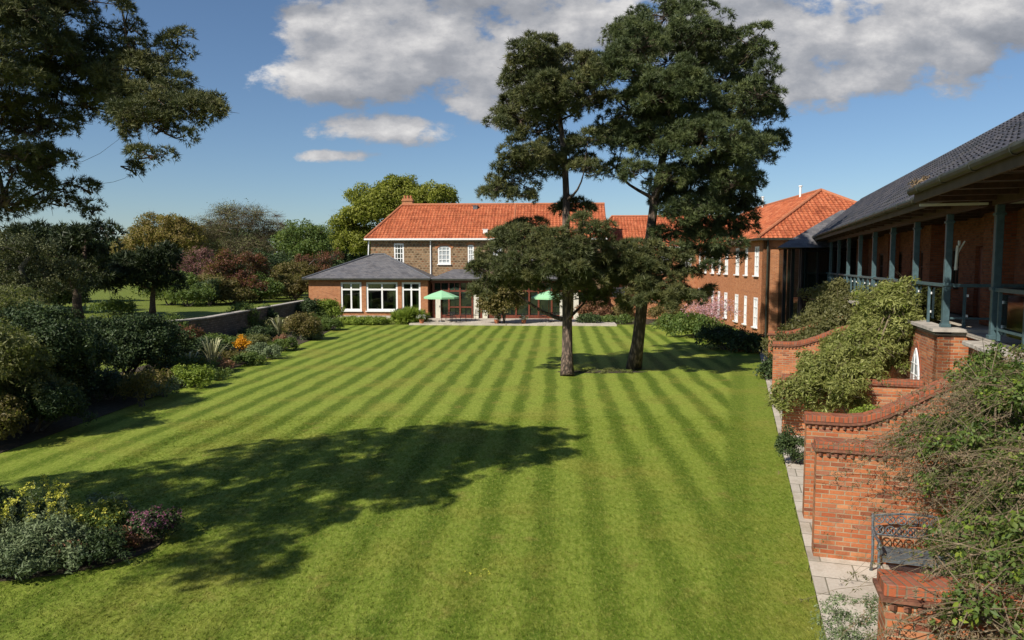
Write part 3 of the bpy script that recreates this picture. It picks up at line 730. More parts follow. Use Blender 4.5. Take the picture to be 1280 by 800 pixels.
# ------------------------------------------------------------------ garden room extension
T = thing('garden_room', 'single storey brick garden room with grey slate hipped roof and white windows', 'building', H(-16, 60))
mb = MB(); L = 9.9
k = 9.9 / 146.
ops = [(2.75, 4.55, .75, 3.18), (4.95, 7.65, .75, 3.18), (8.0, 9.6, .75, 3.18)]
A0, B0 = H(-21.1, 60), H(-10.9, 60)
fr = wall(mb, A0, B0, 0, 3.5, ops, .3)
wall(mb, H(-21.1, 68), H(-21.1, 60.3), 0, 3.5, [], .3); wall(mb, H(-10.9, 60.3), H(-10.9, 64.3), 0, 3.5, [], .3)
wall(mb, H(-16.9, 68), H(-21.1, 68), 0, 3.5, [], .3)
mb.build('wall', m_brick_far, T)
for i, o_ in enumerate(ops):
    window(T, fr, o_, 2, 2, m_white, m_clear, fw=.16, bar=.13, zsplit=(.74,))
MB().fb(H, -20.8, -11.2, 60.3, 67.9, .05, .15).build('floor', m_timber, T); MB().fb(H, -20.8, -11.2, 60.3, 64.3, 3.3, 3.4).build('ceiling', m_cream, T)
MB().fb(H, -20.8, -11.2, 66.0, 66.1, .15, 3.3).build('inner_wall', m_cream, T)
for o_ in ops:
    for sx_ in (0, 1):
        mb = MB(); e_ = o_[0] + .12 if sx_ == 0 else o_[1] - .42
        for q_ in range(6): mb.fb(H, -21.1 + e_ + q_ * .05, -21.1 + e_ + q_ * .05 + .04, 60.24 + .03 * (q_ % 2), 60.28 + .03 * (q_ % 2), .78, 3.1)
        mb.build('curtain', m_cream, T)
mb = MB()
e0, e1, bz, fz, z0, z1 = -21.5, -10.6, 69.0, 59.6, 3.46, 5.55
pk1, pk2 = H(-16.6, 64.4, z1), H(-15.6, 64.4, z1)
c1, c2, c3, c4 = H(e0, fz, z0), H(e1, fz, z0), H(e1, bz, z0), H(e0, bz, z0)
mb.quad(c1, c2, pk2, pk1); mb.quad(c2, c3, pk2); mb.quad(c3, c4, pk1, pk2); mb.quad(c4, c1, pk1); mb.quad(c4, c3, c2, c1)
rf = mb.build('roof', m_slate, T)
mb = MB()
for a_, b_ in ((c1, pk1), (c2, pk2), (c4, pk1), (pk1, pk2)): mb.tube([a_ + UP * .03, b_ + UP * .05], .07, 6)
mb.build('hip_tiles', m_lead, rf)
MB().fb(H, e0, e1, fz - .09, fz + .03, 3.36, 3.5).build('gutter', m_gutter, T)
mb = MB(); mb.fb(H, -20.9, -11.1, 59.985, 60.0, .0, .35); mb.build('plinth', m_stonecap, T)

# ------------------------------------------------------------------ timber garden entrance
T = thing('entrance_porch', 'red brown timber glazed entrance porch with low slate roof', 'building', H(-5, 60.6))
mb = MB(); gl = MB(); wd = MB()
x = -10.55; bays = [1.3, .95, 1.05, .75, .75, 1.1, 1.1, 1.1, .8, 1.1, 1.1, .8, 1.0]
i = 0
for bw in bays:
    mb.fb(H, x, x + .14, 60.5, 60.68, .12, 3.3)
    mb.fb(H, x + .14, x + bw, 60.53, 60.65, 2.35, 2.5)
    mb.fb(H, x + .14, x + bw, 60.53, 60.65, .12, .4)
    mb.fb(H, x + .14 + bw * .4, x + .2 + bw * .4, 60.55, 60.62, 2.5, 3.1)
    if i in (1, 2): mb.fb(H, x + .14, x + bw, 60.53, 60.65, 1.0, 1.12)
    gl.fb(H, x + .14, x + bw, 60.59, 60.61, .4, 3.1)
    x += bw; i += 1
mb.fb(H, x, x + .14, 60.5, 60.68, .12, 3.3); mb.fb(H, -10.7, x + .14, 60.42, 60.62, 3.1, 3.36)
mb.build('timber_frame', m_timber, T); gl.build('pane', m_glass, T)
for a_ in (-10.3, -7.05, -6.3, .2, 1.35):
    d_ = MB(); d_.fb(H, a_, a_ + .42, 60.36, 60.42, .13, 2.3); dd = d_.build('door', m_cream, T)
    MB().fb(H, a_ + .33, a_ + .37, 60.33, 60.36, 1.05, 1.2).build('handle', m_black, dd)
mb = MB(); e1_ = x + .6
c1, c2, c3, c4 = H(-10.85, 60.0, 3.42), H(e1_, 60.0, 3.42), H(e1_, 64.45, 3.42), H(-10.85, 64.45, 3.42)
pk1, pk2 = H(-9.0, 62.2, 4.25), H(e1_ - 2, 62.2, 4.25)
mb.quad(c1, c2, pk2, pk1); mb.quad(c2, c3, pk2); mb.quad(c3, c4, pk1, pk2); mb.quad(c4, c1, pk1); mb.quad(c4, c3, c2, c1)
mb.build('roof', m_slate, T); MB().fb(H, -10.85, e1_, 59.92, 60.02, 3.33, 3.47).build('gutter', m_gutter, T)
for a_ in (-10.5, -4.8, x): MB().fb(H, a_ - .12, a_ + .12, 60.72, 61.0, .12, 3.4).build('brick_pier', m_brick_far, T)

# ------------------------------------------------------------------ connecting range
T = thing('linking_range', 'lower brick range with orange roof seen between the two pines', 'building', H(8, 69))
mb = MB(); ops = [(1.0, 2.0, 4.0, 5.6), (3.6, 4.6, 4.0, 5.6), (6.6, 7.6, 4.0, 5.6), (8.6, 9.6, 4.0, 5.6), (2.2, 3.4, .9, 2.5), (7.2, 8.4, .9, 2.5)]
fr = wall(mb, H(3.0, 69), H(13.2, 69), 0, 6.3, ops, .3); wall(mb, H(3.0, 77), H(3.0, 69.3), 0, 6.3, [], .3)
mb.build('wall', m_brick_far, T)
for o_ in ops: window(T, fr, o_, 2, 3, m_white, m_paleglass, fw=.13, bar=.07)
hy = math.hypot(4.4, 3.1); dup = (HB * 4.4 + UP * 3.1) / hy
mb = MB(); pantile(mb, H(2.6, 68.6, 6.3), HA, dup, hy, lambda v: 2.8 * v / hy, lambda v: 14.5, sub=3, amp=.05)
mb.quad(H(2.6, 68.6, 6.3), H(5.4, 73, 9.38), H(2.6, 77.4, 6.3)); mb.quad(H(2.6, 77.4, 6.3), H(17, 77.4, 6.3), H(17, 73, 9.4), H(5.4, 73, 9.4))
rf = mb.build('roof', m_pantile, T)
MB().tube([H(2.6, 68.6, 6.35), H(5.4, 73, 9.45), H(17.4, 73, 9.45)], .12, 8).build('ridge_tiles', m_terracotta, rf)
MB().fb(H, 2.6, 13.0, 68.46, 68.6, 6.2, 6.33).build('gutter', m_white, T)

# ------------------------------------------------------------------ right wing
T = thing('bedroom_wing', 'brick wing with tall narrow white windows and orange hipped roof', 'building', H(13.07, 47))
mb = MB(); ops = []
for bb, wd_, in ((48.4, 1.0), (51.0, .7), (53.5, 1.0), (56.9, 1.0), (59.3, .8), (61.8, 1.0), (64.9, 1.0), (67.4, .8)):
    for (za, zb) in ((3.95, 5.85), (.55, 2.5)):
        ops.append((69 - bb - wd_ / 2, 69 - bb + wd_ / 2, za, zb))
fr = wall(mb, H(13.07, 69), H(13.07, 46.9), 0, 6.3, ops, .3)
op2 = [(4.2, 5.2, 3.95, 5.85)]
fr2 = wall(mb, H(13.07, 46.9), H(23.8, 46.9), 0, 6.3, [], .3); wall(mb, H(23.8, 46.9), H(23.8, 70), 0, 6.3, [], .3)
mb.build('wall', m_brick_far, T)
for o_ in ops: window(T, fr, o_, 2, 3, m_white, m_paleglass, fw=.13, bar=.06, inset=.04)
hy = math.hypot(5.8, 3.5); dup = (HA * 5.8 + UP * 3.5) / hy
mb = MB(); pantile(mb, H(12.6, 73, 6.3), -HB, dup, hy, lambda v: 0, lambda v: 26.5 - 5.8 * v / hy, sub=4, amp=.05)
dup = (HB * 5.8 + UP * 3.5) / hy
pantile(mb, H(12.6, 46.5, 6.3), HA, dup, hy, lambda v: 5.8 * v / hy, lambda v: 11.6 - 5.8 * v / hy, sub=4, amp=.05)
mb.quad(H(24.2, 46.5, 6.3), H(24.2, 73, 6.3), H(18.4, 73, 9.8), H(18.4, 52.3, 9.8))
rf = mb.build('roof', m_pantile, T)
mb = MB(); mb.tube([H(12.6, 46.5, 6.38), H(18.4, 52.3, 9.87)], .12, 8); mb.tube([H(24.2, 46.5, 6.38), H(18.4, 52.3, 9.87), H(18.4, 73, 9.87)], .12, 8)
mb.build('ridge_tiles', m_terracotta, rf)
for (bb, hh) in ((56, .7), (66, .8)):
    mb = MB(); mb.tube([H(18.2, bb, 9.5), H(18.2, bb, 9.8 + hh)], .08, 8); mb.tube([H(18.2, bb, 9.8 + hh), H(18.2, bb, 9.88 + hh)], .14, 8)
    mb.build('vent_pipe', m_white, rf)
mb = MB(); mb.fb(H, 12.5, 12.62, 46.4, 69, 6.2, 6.34); mb.fb(H, 12.62, 24, 46.38, 46.5, 6.2, 6.34); mb.tube([H(13.3, 46.78, 6.25), H(13.3, 46.78, 0)], .07, 8)
mb.build('gutter', m_gutter, T)

# ------------------------------------------------------------------ dark glazed link
T = thing('glazed_link', 'dark glazed link building under low slate roof beside brick wing', 'building', (18, 43, 0))
mb = MB(); fX = lambda a, b, z=0.: Vector((a, b, z))
z0, z1 = 5.65, 8.0
q = [fX(15.25, 41.6, z0), fX(23.5, 41.2, z0), fX(25.5, 46.8, z0), fX(17.2, 46.7, z0)]; pk1, pk2 = fX(20.2, 44.6, z1), fX(22.5, 44.6, z1)
mb.quad(q[0], q[1], pk2, pk1); mb.quad(q[1], q[2], pk2); mb.quad(q[2], q[3], pk1, pk2); mb.quad(q[3], q[0], pk1); mb.quad(q[3], q[2], q[1], q[0])
mb.build('roof', m_slate, T)
mb = MB()
for k in range(7): mb.bx(16.9 + k * .95, 17.0 + k * .95, 42.2, 42.3, 0, 5.6)
for z_ in (.1, 2.7, 3.2, 5.4): mb.bx(17.0, 22.6, 42.22, 42.28, z_, z_ + .12)
for k in range(4): mb.bx(16.88, 16.98, 42.4 + k * 1.25, 42.5 + k * 1.25, 0, 5.6)
mb.build('mullions', m_black, T)
mb = MB(); mb.bx(17.0, 22.7, 42.32, 42.36, 0, 5.6); mb.bx(16.98, 17.02, 42.4, 46, 0, 5.6); mb.build('pane', m_glass, T)
mb = MB(); mb.bx(17.1, 22.8, 42.5, 46.3, 0, 5.5); mb.build('inner_wall', m_timberdk, T)

# ------------------------------------------------------------------ gallery building on the right
T = thing('gallery_building', 'long brick building with first floor veranda, teal posts and dark tiled roof', 'building', G(30, 4.7))
FZ = 3.12
mb = MB()
wall(mb, G(49, 4.7), G(19.9, 4.7), 0, 2.95, [], .3)
wall(mb, G(19.9, 4.7), G(19.9, 7.2), 0, 2.95, [], .3)
wall(mb, G(18.5, 5.0), G(-2, 5.0), 0, 2.86, [], .3)
wall(mb, G(18.5, 5.3), G(18.5, 5.0), 0, 2.86, [], .3)
wall(mb, G(49, 9.9), G(49, 4.7), 0, 6.2, [], .3)
mb.build('wall', m_brick, T)
# upper back wall with doors
mb = MB(); ops = []; doors = []
s = 46.0
while s > 1:
    xx = 49 - s; ops.append((xx, xx + 1.0, FZ, FZ + 2.1)); ops.append((xx + 1.5, xx + 2.6, FZ + .85, FZ + 2.1)); s -= 4.25
fr = wall(mb, G(49, 6.75), G(-2, 6.75), FZ, 6.1, ops, .3); mb.build('upper_wall', m_brick_shaded, T)
for i, o_ in enumerate(ops):
    if i % 2: window(T, fr, o_, 2, 2, m_timberdk, m_glass, fw=.09, bar=.05)
    else:
        d_ = MB(); x0_, x1_ = o_[0], o_[1]; Pq = lambda x, z, k_=0.: fr[0] + fr[1] * x + UP * z - fr[2] * k_
        d_.box(Pq((x0_ + x1_) / 2, FZ + 1.05, .12), fr[1], fr[2], UP, .48, .03, 1.03)
        for zz in (.55, 1.55): d_.box(Pq((x0_ + x1_) / 2, FZ + zz, .09), fr[1], fr[2], UP, .33, .012, .36)
        dd = d_.build('door', m_timber, T)
        MB().box(Pq(x1_ - .1, FZ + 1.05, .06), fr[1], fr[2], UP, .06, .03, .02).build('handle', m_white, dd)
mb = MB(); mb.fb(G, 19.9, 49, 4.7, 7.0, 2.955, 3.05); mb.fb(G, -2, 19.9, 5.3, 7.0, 2.955, 3.05); mb.build('floor', m_paving, T)
mb = MB(); mb.fb(G, 20.35, 49, 4.56, 5.05, 3.052, 3.13); mb.fb(G, 19.75, 20.35, 4.56, 6.7, 3.052, 3.13); mb.build('ledge', m_stonecap, T)
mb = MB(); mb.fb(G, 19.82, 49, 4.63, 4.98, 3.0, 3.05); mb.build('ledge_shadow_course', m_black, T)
mb = MB()
for k in range(11):
    s0 = 18.5 - k * 1.0; z_ = 2.87
    mb.fb(G, s0 - .985, s0, 4.86 + .03 * math.sin(k * 5), 5.34, z_, z_ + .11 + .015 * math.sin(k * 3.3))
mb.build('stone_coping', m_stonecap, T, bevel=.02)
# piers of brick behind the posts
for s in (44, 36, 28.6, 22): MB().fb(G, s - .5, s + .5, 6.3, 6.75, 3.06, 6.05).build('brick_pier', m_brick_shaded, T)
posts = [20.3 + 3.4 * k for k in range(9)]
near = [17.3, 13.9, 10.5, 7.1, 3.7]
def post(s, t):
    mb = MB(); mb.fb(G, s - .075, s + .075, t - .075, t + .075, 3.13, 5.92); mb.fb(G, s - .11, s + .11, t - .11, t + .11, 3.13, 3.22)
    mb.fb(G, s - .1, s + .1, t - .1, t + .1, 4.15, 4.22); mb.fb(G, s - .1, s + .1, t - .1, t + .1, 5.7, 5.76)
    return mb.build('post', m_teal, T, bevel=.01)
pobj = {}
for s in posts: pobj[s] = post(s, 4.95)
for s in near: pobj[s] = post(s, 5.12)
# made-up pale bracket shape standing in for a sun patch on the corner post
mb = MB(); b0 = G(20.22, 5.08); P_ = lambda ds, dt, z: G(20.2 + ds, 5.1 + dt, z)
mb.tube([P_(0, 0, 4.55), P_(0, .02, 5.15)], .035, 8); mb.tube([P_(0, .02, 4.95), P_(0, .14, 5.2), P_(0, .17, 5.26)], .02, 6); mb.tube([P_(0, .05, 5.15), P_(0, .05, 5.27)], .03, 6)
mb.build('sun_patch_bracket', m_cream, pobj[20.3])
def rail(a, b_, z, w_=.07): return MB().bar(a + UP * z, b_ + UP * z, w_, .08)
mb = MB()
mb.bar(G(20.3, 4.95, 4.17), G(47.5, 4.95, 4.17), .09, .08); mb.bar(G(20.3, 4.95, 4.17), G(20.3, 6.7, 4.17), .09, .08); mb.bar(G(17.3, 5.12, 4.17), G(2, 5.12, 4.17), .09, .08)
mb.bar(G(20.3, 4.95, 3.36), G(20.3, 6.7, 3.36), .05, .05); mb.bar(G(17.3, 5.12, 3.36), G(2, 5.12, 3.36), .05, .05); mb.bar(G(18.6, 6.7, 4.17), G(17.3, 5.12, 4.17), .06, .06)
mb.build('handrail', m_teal, T)
def baluster(s, t):
    mb = MB(); mb.fb(G, s - .035, s + .035, t - .03, t + .03, 3.13, 4.13); o = mb.build('baluster', m_teal, T)
    f_ = MB()
    for z_ in (3.42, 3.92): f_.fb(G, s - .05, s + .05, t + .03, t + .075, z_ - .03, z_ + .03)
    f_.build('clamp', m_white, o)
for s in posts[:-1]:
    for q in ((1.15, 2.3) if s > 29 else (1.7, .25, 3.15)): baluster(s + q, 4.95)
for s in near[:-1]:
    for q in (.28, 1.7, 3.1): baluster(s - q, 5.12)
baluster(20.3, 5.35)
m, gg, b, o = newmat('rail_glass'); m_railglass = m
tr = gg.n('ShaderNodeBsdfTransparent'); tr.inputs[0].default_value = (.62, .68, .66, 1); gl_ = gg.n('ShaderNodeBsdfGlossy'); gl_.inputs['Roughness'].default_value = .05
fz_ = gg.n('ShaderNodeFresnel'); fz_.inputs[0].default_value = 1.5; mx = gg.n('ShaderNodeMixShader'); m.node_tree.links.new(fz_.outputs[0], mx.inputs[0])
m.node_tree.links.new(tr.outputs[0], mx.inputs[1]); m.node_tree.links.new(gl_.outputs[0], mx.inputs[2]); m.node_tree.links.new(mx.outputs[0], o.inputs[0])
for s in posts[:-1]: MB().fb(G, s + .2, s + 3.2, 5.0, 5.012, 3.25, 4.08).build('glass_panel', m_railglass, T)
for s in near[:-1]: MB().fb(G, s - 3.15, s - .25, 5.17, 5.182, 3.25, 4.08).build('glass_panel', m_railglass, T)
# eaves beam, soffit, fascia, gutter, roof
mb = MB(); mb.fb(G, 17.75, 48.6, 4.86, 5.04, 5.92, 6.14); mb.fb(G, -2, 17.5, 5.03, 5.21, 5.92, 6.14); mb.fb(G, 17.25, 17.45, 3.8, 6.7, 6.02, 6.16)
for k in range(22): mb.fb(G, 18.5 + 1.4 * k, 18.6 + 1.4 * k, 4.3, 6.7, 6.03, 6.13)
for k in range(14): mb.fb(G, 16 - 1.3 * k, 16.1 - 1.3 * k, 3.72, 6.7, 6.03, 6.13)
mb.build('eaves_beam', m_timberdk, T)
mb = MB(); mb.fb(G, 17.75, 49.2, 4.26, 7.0, 6.15, 6.19); mb.fb(G, -2, 17.75, 3.68, 7.0, 6.15, 6.19); mb.build('soffit', m_soffit, T)
mb = MB(); 
for ta_, tb_, z_ in ((3.7, 4.98, 5.94), (5.3, 6.7, 5.96)): MB().fb(G, 17.55, 17.62, ta_, tb_, z_, z_ + .05).build('pale_batten', m_cream, T)
mb = MB(); mb.fb(G, 17.75, 49.3, 4.2, 4.25, 6.05, 6.27); mb.fb(G, -2, 17.75, 3.62, 3.67, 6.03, 6.27); mb.fb(G, 17.7, 17.75, 3.62, 4.25, 6.03, 6.27); mb.build('fascia', m_soffit, T)
mb = MB()
mb.tube([G(17.6, 4.14, 6.27), G(49.3, 4.14, 6.27)], .075, 10); mb.tube([G(-2, 3.56, 6.27), G(17.8, 3.56, 6.27)], .08, 10)
for k in range(18): mb.tube([G(18.4 + 1.8 * k, 4.14, 6.27), G(18.48 + 1.8 * k, 4.14, 6.27)], .088, 10)
for k in range(11): mb.tube([G(17 - 1.8 * k, 3.56, 6.27), G(16.92 - 1.8 * k, 3.56, 6.27)], .094, 10)
mb.build('gutter', m_gutter, T, smooth=False)
RZ, RT = 8.62, 7.2
mb = MB()
hy = math.hypot(3.0 - .02, RZ - 6.26); dup = (GT * 2.98 + UP * (RZ - 6.26)) / hy
pantile(mb, G(17.4, 4.18, 6.3), GS, dup, hy, lambda v: 0, lambda v: 32, tw=.3, ch=.34, amp=.05, sub=6, th=.035)
hy = math.hypot(RT - 3.6, RZ - 6.26); dup = (GT * (RT - 3.6) + UP * (RZ - 6.26)) / hy
pantile(mb, G(-2, 3.6, 6.3), GS, dup, hy, lambda v: 0, lambda v: 19.75, tw=.3, ch=.34, amp=.05, sub=6, th=.035)
mb.quad(G(-2, 10.3, 6.3), G(49.4, 10.3, 6.3), G(49.4, RT, RZ), G(-2, RT, RZ))
mb.quad(G(49.35, 4.2, 6.27), G(49.35, 10.2, 6.27), G(49.35, RT, RZ - .03))
rf = mb.build('roof', m_darktile, T)
MB().tube([G(-2, RT, RZ + .04), G(49.4, RT, RZ + .04)], .1, 8).build('ridge_tiles', m_lead, rf)
MB().fb(G, -2, 49, 10.0, 10.2, 0, 6.25).build('rear_wall', m_brick, T)
# small plant caught at the step in the gutter
PCs = [(tuple(G(17.75, 3.75, 6.42)), (.16, .16, .12))]
pc, tp, td = puffs(PCs, .07, 40, 8)
mark(FOL().add('leaf', tp, td, .07).build('weed_tuft', l_dryleaf), 'pale dried weed growing at the step in the roof gutter', 'weed')
# lancet window
Tt = T
zc, s0 = 1.4, 21.9
mb = MB(); pn = MB(); brk = MB()
def arch(hw, h0, h1, n=8):
    """pointed arch outline (u,z)"""
    pts = [(-hw, h0)]; rr = 2 * hw * 1.25
    zs = h1 - math.sqrt(max(0, rr * rr - (rr - hw) ** 2))
    for i in range(n + 1):
        an = math.acos((rr - hw) / rr) * i / n; pts.append((hw - rr + (0) + -0 + (rr - rr * math.cos(an)) - (0) if False else -(hw) + (rr - rr * math.cos(an)), zs + rr * math.sin(an)))
    return pts + [(-u, z) for u, z in pts[::-1]][1:]
def arch_prism(mbx, hw, h0, h1, t0, t1):
    mbx.prism([G(s0 + u, t0, z) for u, z in arch(hw, h0, h1)], GT * (t1 - t0))
arch_prism(brk, .62, 1.0, 2.62, 4.685, 4.7); brk.build('lancet_brick_surround', m_coping, T)
arch_prism(mb, .47, 1.05, 2.42, 4.655, 4.685); lw = mb.build('lancet_window', m_white, T)
arch_prism(pn, .38, 1.12, 2.28, 4.645, 4.655); pn.build('pane', m_paleglass, lw)
mb = MB(); mb.fb(G, s0 - .02, s0 + .02, 4.63, 4.645, 1.12, 2.26)
for z_ in (1.4, 1.7, 2.0): mb.fb(G, s0 - .33, s0 + .33, 4.633, 4.645, z_ - .015, z_ + .015)
mb.build('glazing_bars', m_white, lw)

# ------------------------------------------------------------------ brick dividing walls with swept copings
def div_wall(s, label, zt=1.84, rise=.95, t0=1.26, th=.33, flat=.55):
    T = thing('garden_wall', label, 'wall', G(s, t0), 'swept brick walls between the patios')
    prof = []
    tt = [t0, t0 + flat] + [t0 + flat + (4.68 - t0 - flat) * k / 10 for k in range(1, 11)]
    for t in tt:
        q = max(0, (t - t0 - flat) / (4.68 - t0 - flat)); q = min(1, q * 1.25); prof.append((t, zt + rise * (q * q * (3 - 2 * q))))
    a = MB(); c = MB(); e = MB()
    for i in range(len(prof) - 1):
        (ta, za), (tb, zb) = prof[i], prof[i + 1]
        a.prism([G(s, ta, 0), G(s, tb, 0), G(s, tb, zb), G(s, ta, za)], GS * th)
        oa = .05 if i == 0 else 0
        e.prism([G(s - .055, ta - oa, za), G(s - .055, tb, zb), G(s - .055, tb, zb + .035), G(s - .055, ta - oa, za + .035)], GS * (th + .11))
        c.prism([G(s - .015, ta - oa * .4, za + .036), G(s - .015, tb, zb + .036), G(s - .015, tb, zb + .15), G(s - .015, ta - oa * .4, za + .15)], GS * (th + .03))
    # dogtooth course under the coping
    tt_ = t0
    while tt_ < t0 + flat + 1.2:
        z_ = np.interp(tt_ + .05, [p[0] for p in prof], [p[1] for p in prof])
        e.box(G(s - .02, tt_ + .055, z_ - .05), (GS + GT).normalized(), (GS - GT).normalized(), UP, .022, .022, .024); tt_ += .115
    a.build('wall', m_brick, T); e.build('tile_creasing', m_coping_tile, T); c.build('coping', m_coping, T, bevel=.008)
    return T
m_coping_tile = plain('creasing_tile', (.20, .085, .05), .8, .4, 12)
div_wall(7.0, 'nearest brick garden wall end at the bottom edge of the view', 1.68, t0=1.34, flat=1.2)
div_wall(12.2, 'brick garden wall end directly behind the iron bench', 1.74, .8, flat=1.0)
div_wall(14.0, 'brick garden wall with curved coping just behind the bench wall', 1.80, .95, flat=.7)
div_wall(20.9, 'brick garden wall buried in the pale green climber', 1.5, .0)
div_wall(27.2, 'short brick garden wall end between the two climber mounds', 1.78, .7)
div_wall(31.4, 'farthest brick garden wall end beside the lawn corner', 1.78, .7)

# ------------------------------------------------------------------ iron bench
def bench():
    T = thing('garden_bench', 'grey cast iron bench with lattice back against the brick wall', 'bench', G(11.35, 2.0), None)
    o = G(11.35, 1.62)
    Q = lambda x, y, z: G(11.35 + y, 2.05 + x, z)      # x right, y away
    mb = MB()
    for k in range(9): mb.bar(Q(.05, -.02 + .055 * k, .435), Q(1.2, -.02 + .055 * k, .435), .035, .018)
    mb.bar(Q(.05, -.04, .41), Q(1.2, -.04, .41), .03, .05); mb.bar(Q(.05, .44, .41), Q(1.2, .44, .41), .03, .05)
    mb.build('seat', m_iron, T)
    for x in (.0, 1.25):
        l = MB(); l.tube([Q(x, -.06, .0), Q(x, -.03, .12), Q(x, -.075, .28), Q(x, -.04, .44), Q(x, -.05, .62)], [.026, .018, .024, .02, .018], 8)
        l.build('leg', m_iron, T)
        l = MB(); l.tube([Q(x, .54, .0), Q(x, .46, .2), Q(x, .46, .44), Q(x, .52, .7), Q(x, .56, .9)], [.026, .018, .02, .02, .018], 8); l.build('leg', m_iron, T)
        l = MB(); l.tube([Q(x, -.1, .60), Q(x, -.06, .655), Q(x, .1, .66), Q(x, .3, .64), Q(x, .5, .66)], [.03, .024, .022, .02, .02], 8); l.build('armrest', m_iron, T)
    b_ = MB(); bk = lambda x, z: Q(x, .46 + .12 * (z - .44) / .46, z)
    top = lambda x: .86 + .07 * math.sin(math.pi * x / 1.25)
    xs = [1.25 * k / 16 for k in range(17)]
    b_.tube([bk(x, top(x)) for x in xs], .02, 6); b_.tube([bk(0, .6), bk(1.25, .6)], .015, 6)
    for r_ in range(2):
        for c_ in range(8):
            cx = .09 + c_ * .153; cz = .67 + .135 * r_ + (.02 if r_ else 0)
            b_.tube([bk(cx + .066 * math.cos(k / 10 * 6.283), cz + .062 * math.sin(k / 10 * 6.283)) for k in range(11)], .0105, 5)
            b_.tube([bk(cx - .045, cz - .045), bk(cx + .045, cz + .045)], .008, 5); b_.tube([bk(cx - .045, cz + .045), bk(cx + .045, cz - .045)], .008, 5)
    b_.build('backrest', m_iron, T)
bench()

# ------------------------------------------------------------------ terrace furniture
def parasol(c, label, tilt=0.):
    T = thing('parasol', label, 'parasol', c, 'green parasols on the terrace', rz=rnd.uniform(0, 1))
    V0 = Vector((0, 0, 0)); n = 8; r = 1.4; zt, ze = 2.5, 1.98
    mb = MB()
    for i in range(n):
        a0, a1 = 6.283 * i / n, 6.283 * (i + 1) / n
        p = lambda a, q: Vector((r * q * math.cos(a), r * q * math.sin(a), zt - (zt - ze) * q ** 1.15))
        for (qa, qb) in ((.0, .5), (.5, 1.)):
            if qa == 0: mb.quad(p(a0, 0), p(a0, .5), p(a1, .5))
            else: mb.quad(p(a0, qa), p(a0, qb), p(a1, qb), p(a1, qa))
        mb.quad(p(a0, 1), p(a0, 1) - UP * .14, p(a1, 1) - UP * .14, p(a1, 1))
    cn = mb.build('canopy', m_greencloth, T, local=True); md = cn.modifiers.new('thickness', 'SOLIDIFY'); md.thickness = .006
    MB().tube([(0, 0, .0), (0, 0, 2.58)], .025, 8).build('pole', m_timber, T, local=True)
    mb = MB()
    for i in range(n):
        a = 6.283 * i / n; mb.bar((0, 0, 2.46), (r * math.cos(a), r * math.sin(a), ze - .02), .018)
    mb.build('ribs', m_timberdk, T, local=True)
    mb = MB(); mb.tube([(0, 0, 0), (0, 0, .09)], [.28, .24], 14); mb.build('base', m_black, T, local=True)
parasol((-5.6, 57.2, .12), 'open pale green parasol over the terrace table by the glazed porch')
parasol((2.9, 56.6, .12), 'pale green parasol half hidden by the left pine branches')
def table(c, label):
    T = thing('round_table', label, 'table', c, 'round terrace tables')
    MB().tube([(0, 0, .70), (0, 0, .73)], .45, 20).build('tabletop', m_black, T, local=True)
    MB().tube([(0, 0, .02), (0, 0, .7)], .03, 8).build('pedestal', m_black, T, local=True)
    mb = MB()
    for i in range(3): mb.bar((0, 0, .05), (.34 * math.cos(i * 2.094), .34 * math.sin(i * 2.094), .02), .04)
    mb.build('feet', m_black, T, local=True)
table((-4.7, 57.0, .12), 'round black table beside the green parasol pole'); table((3.4, 57.0, .12), 'round black table under the half hidden parasol')
def chair_proto():
    T = thing('terrace_chair', 'x', 'chair', (0, 0, 0), 'black chairs on the terrace')
    MB().bx(-.22, .22, -.22, .22, .43, .46).build('seat', m_black, T, local=True)
    mb = MB()
    mb.tube([(-.2, .22, .45), (-.2, .28, .88)], .015, 6); mb.tube([(.2, .22, .45), (.2, .28, .88)], .015, 6)
    for k in range(5): mb.bar((-.2, .235 + .01 * k, .56 + .075 * k), (.2, .235 + .01 * k, .56 + .075 * k), .01, .035)
    mb.build('backrest', m_black, T, local=True)
    for x in (-.2, .2):
        for y in (-.2, .22): MB().tube([(x * 1.05, y * 1.1, 0), (x, y, .44)], .014, 6).build('leg', m_black, T, local=True)
    return T
cp0 = chair_proto()
cs = [(-6.7, 57.0, 1.3, 'black terrace chair left of the parasol pole'), (-5.1, 57.9, .3, 'black terrace chair behind the table by the porch'), (-3.9, 57.2, -1.4, 'black terrace chair right of the table by the porch'),
      (-4.6, 56.1, 3.0, 'black terrace chair on the lawn side of the table by the porch'), (-3.0, 58.3, -.7, 'lone black terrace chair near the porch corner post'), (2.5, 56.5, 1.2, 'black terrace chair left of the half hidden parasol'), (4.1, 57.4, -1.6, 'black terrace chair right of the half hidden parasol')]
for i, (x, y, a, lb) in enumerate(cs):
    c = cp0 if i == 0 else copy_tree(cp0); c.location = (x, y, .12); c.rotation_euler = (0, 0, a); c['label'] = lb
# planter pots on the terrace edge
for i, (x, y, lb, mt) in enumerate(((-7.0, 55.6, 'small white flowers in a terracotta pot at the terrace corner', l_whitefl), (-1.2, 55.5, 'white flowering pot plant on the terrace edge beside the bushy shrub', l_whitefl), (.9, 55.4, 'white flowering pot plant between shrub and left pine trunk', l_whitefl))):
    T = thing('potted_plant', lb, 'potted plant', (x, y, .12), 'pots along the terrace edge')
    MB().tube([(x, y, .12), (x, y, .42)], [.14, .2], 12).build('pot', m_terracotta, T)
    pc, tp, td = puffs([((x, y, .55), (.28, .28, .2))], .08, 25, 8); FOL().add('leaf', tp, td, .07).build('foliage', l_mid, T)
    k = NR.uniform(size=len(tp)) < .5; FOL().add('flower', tp[k] + td[k] * .04, td[k], .06).build('flowers', mt, T)
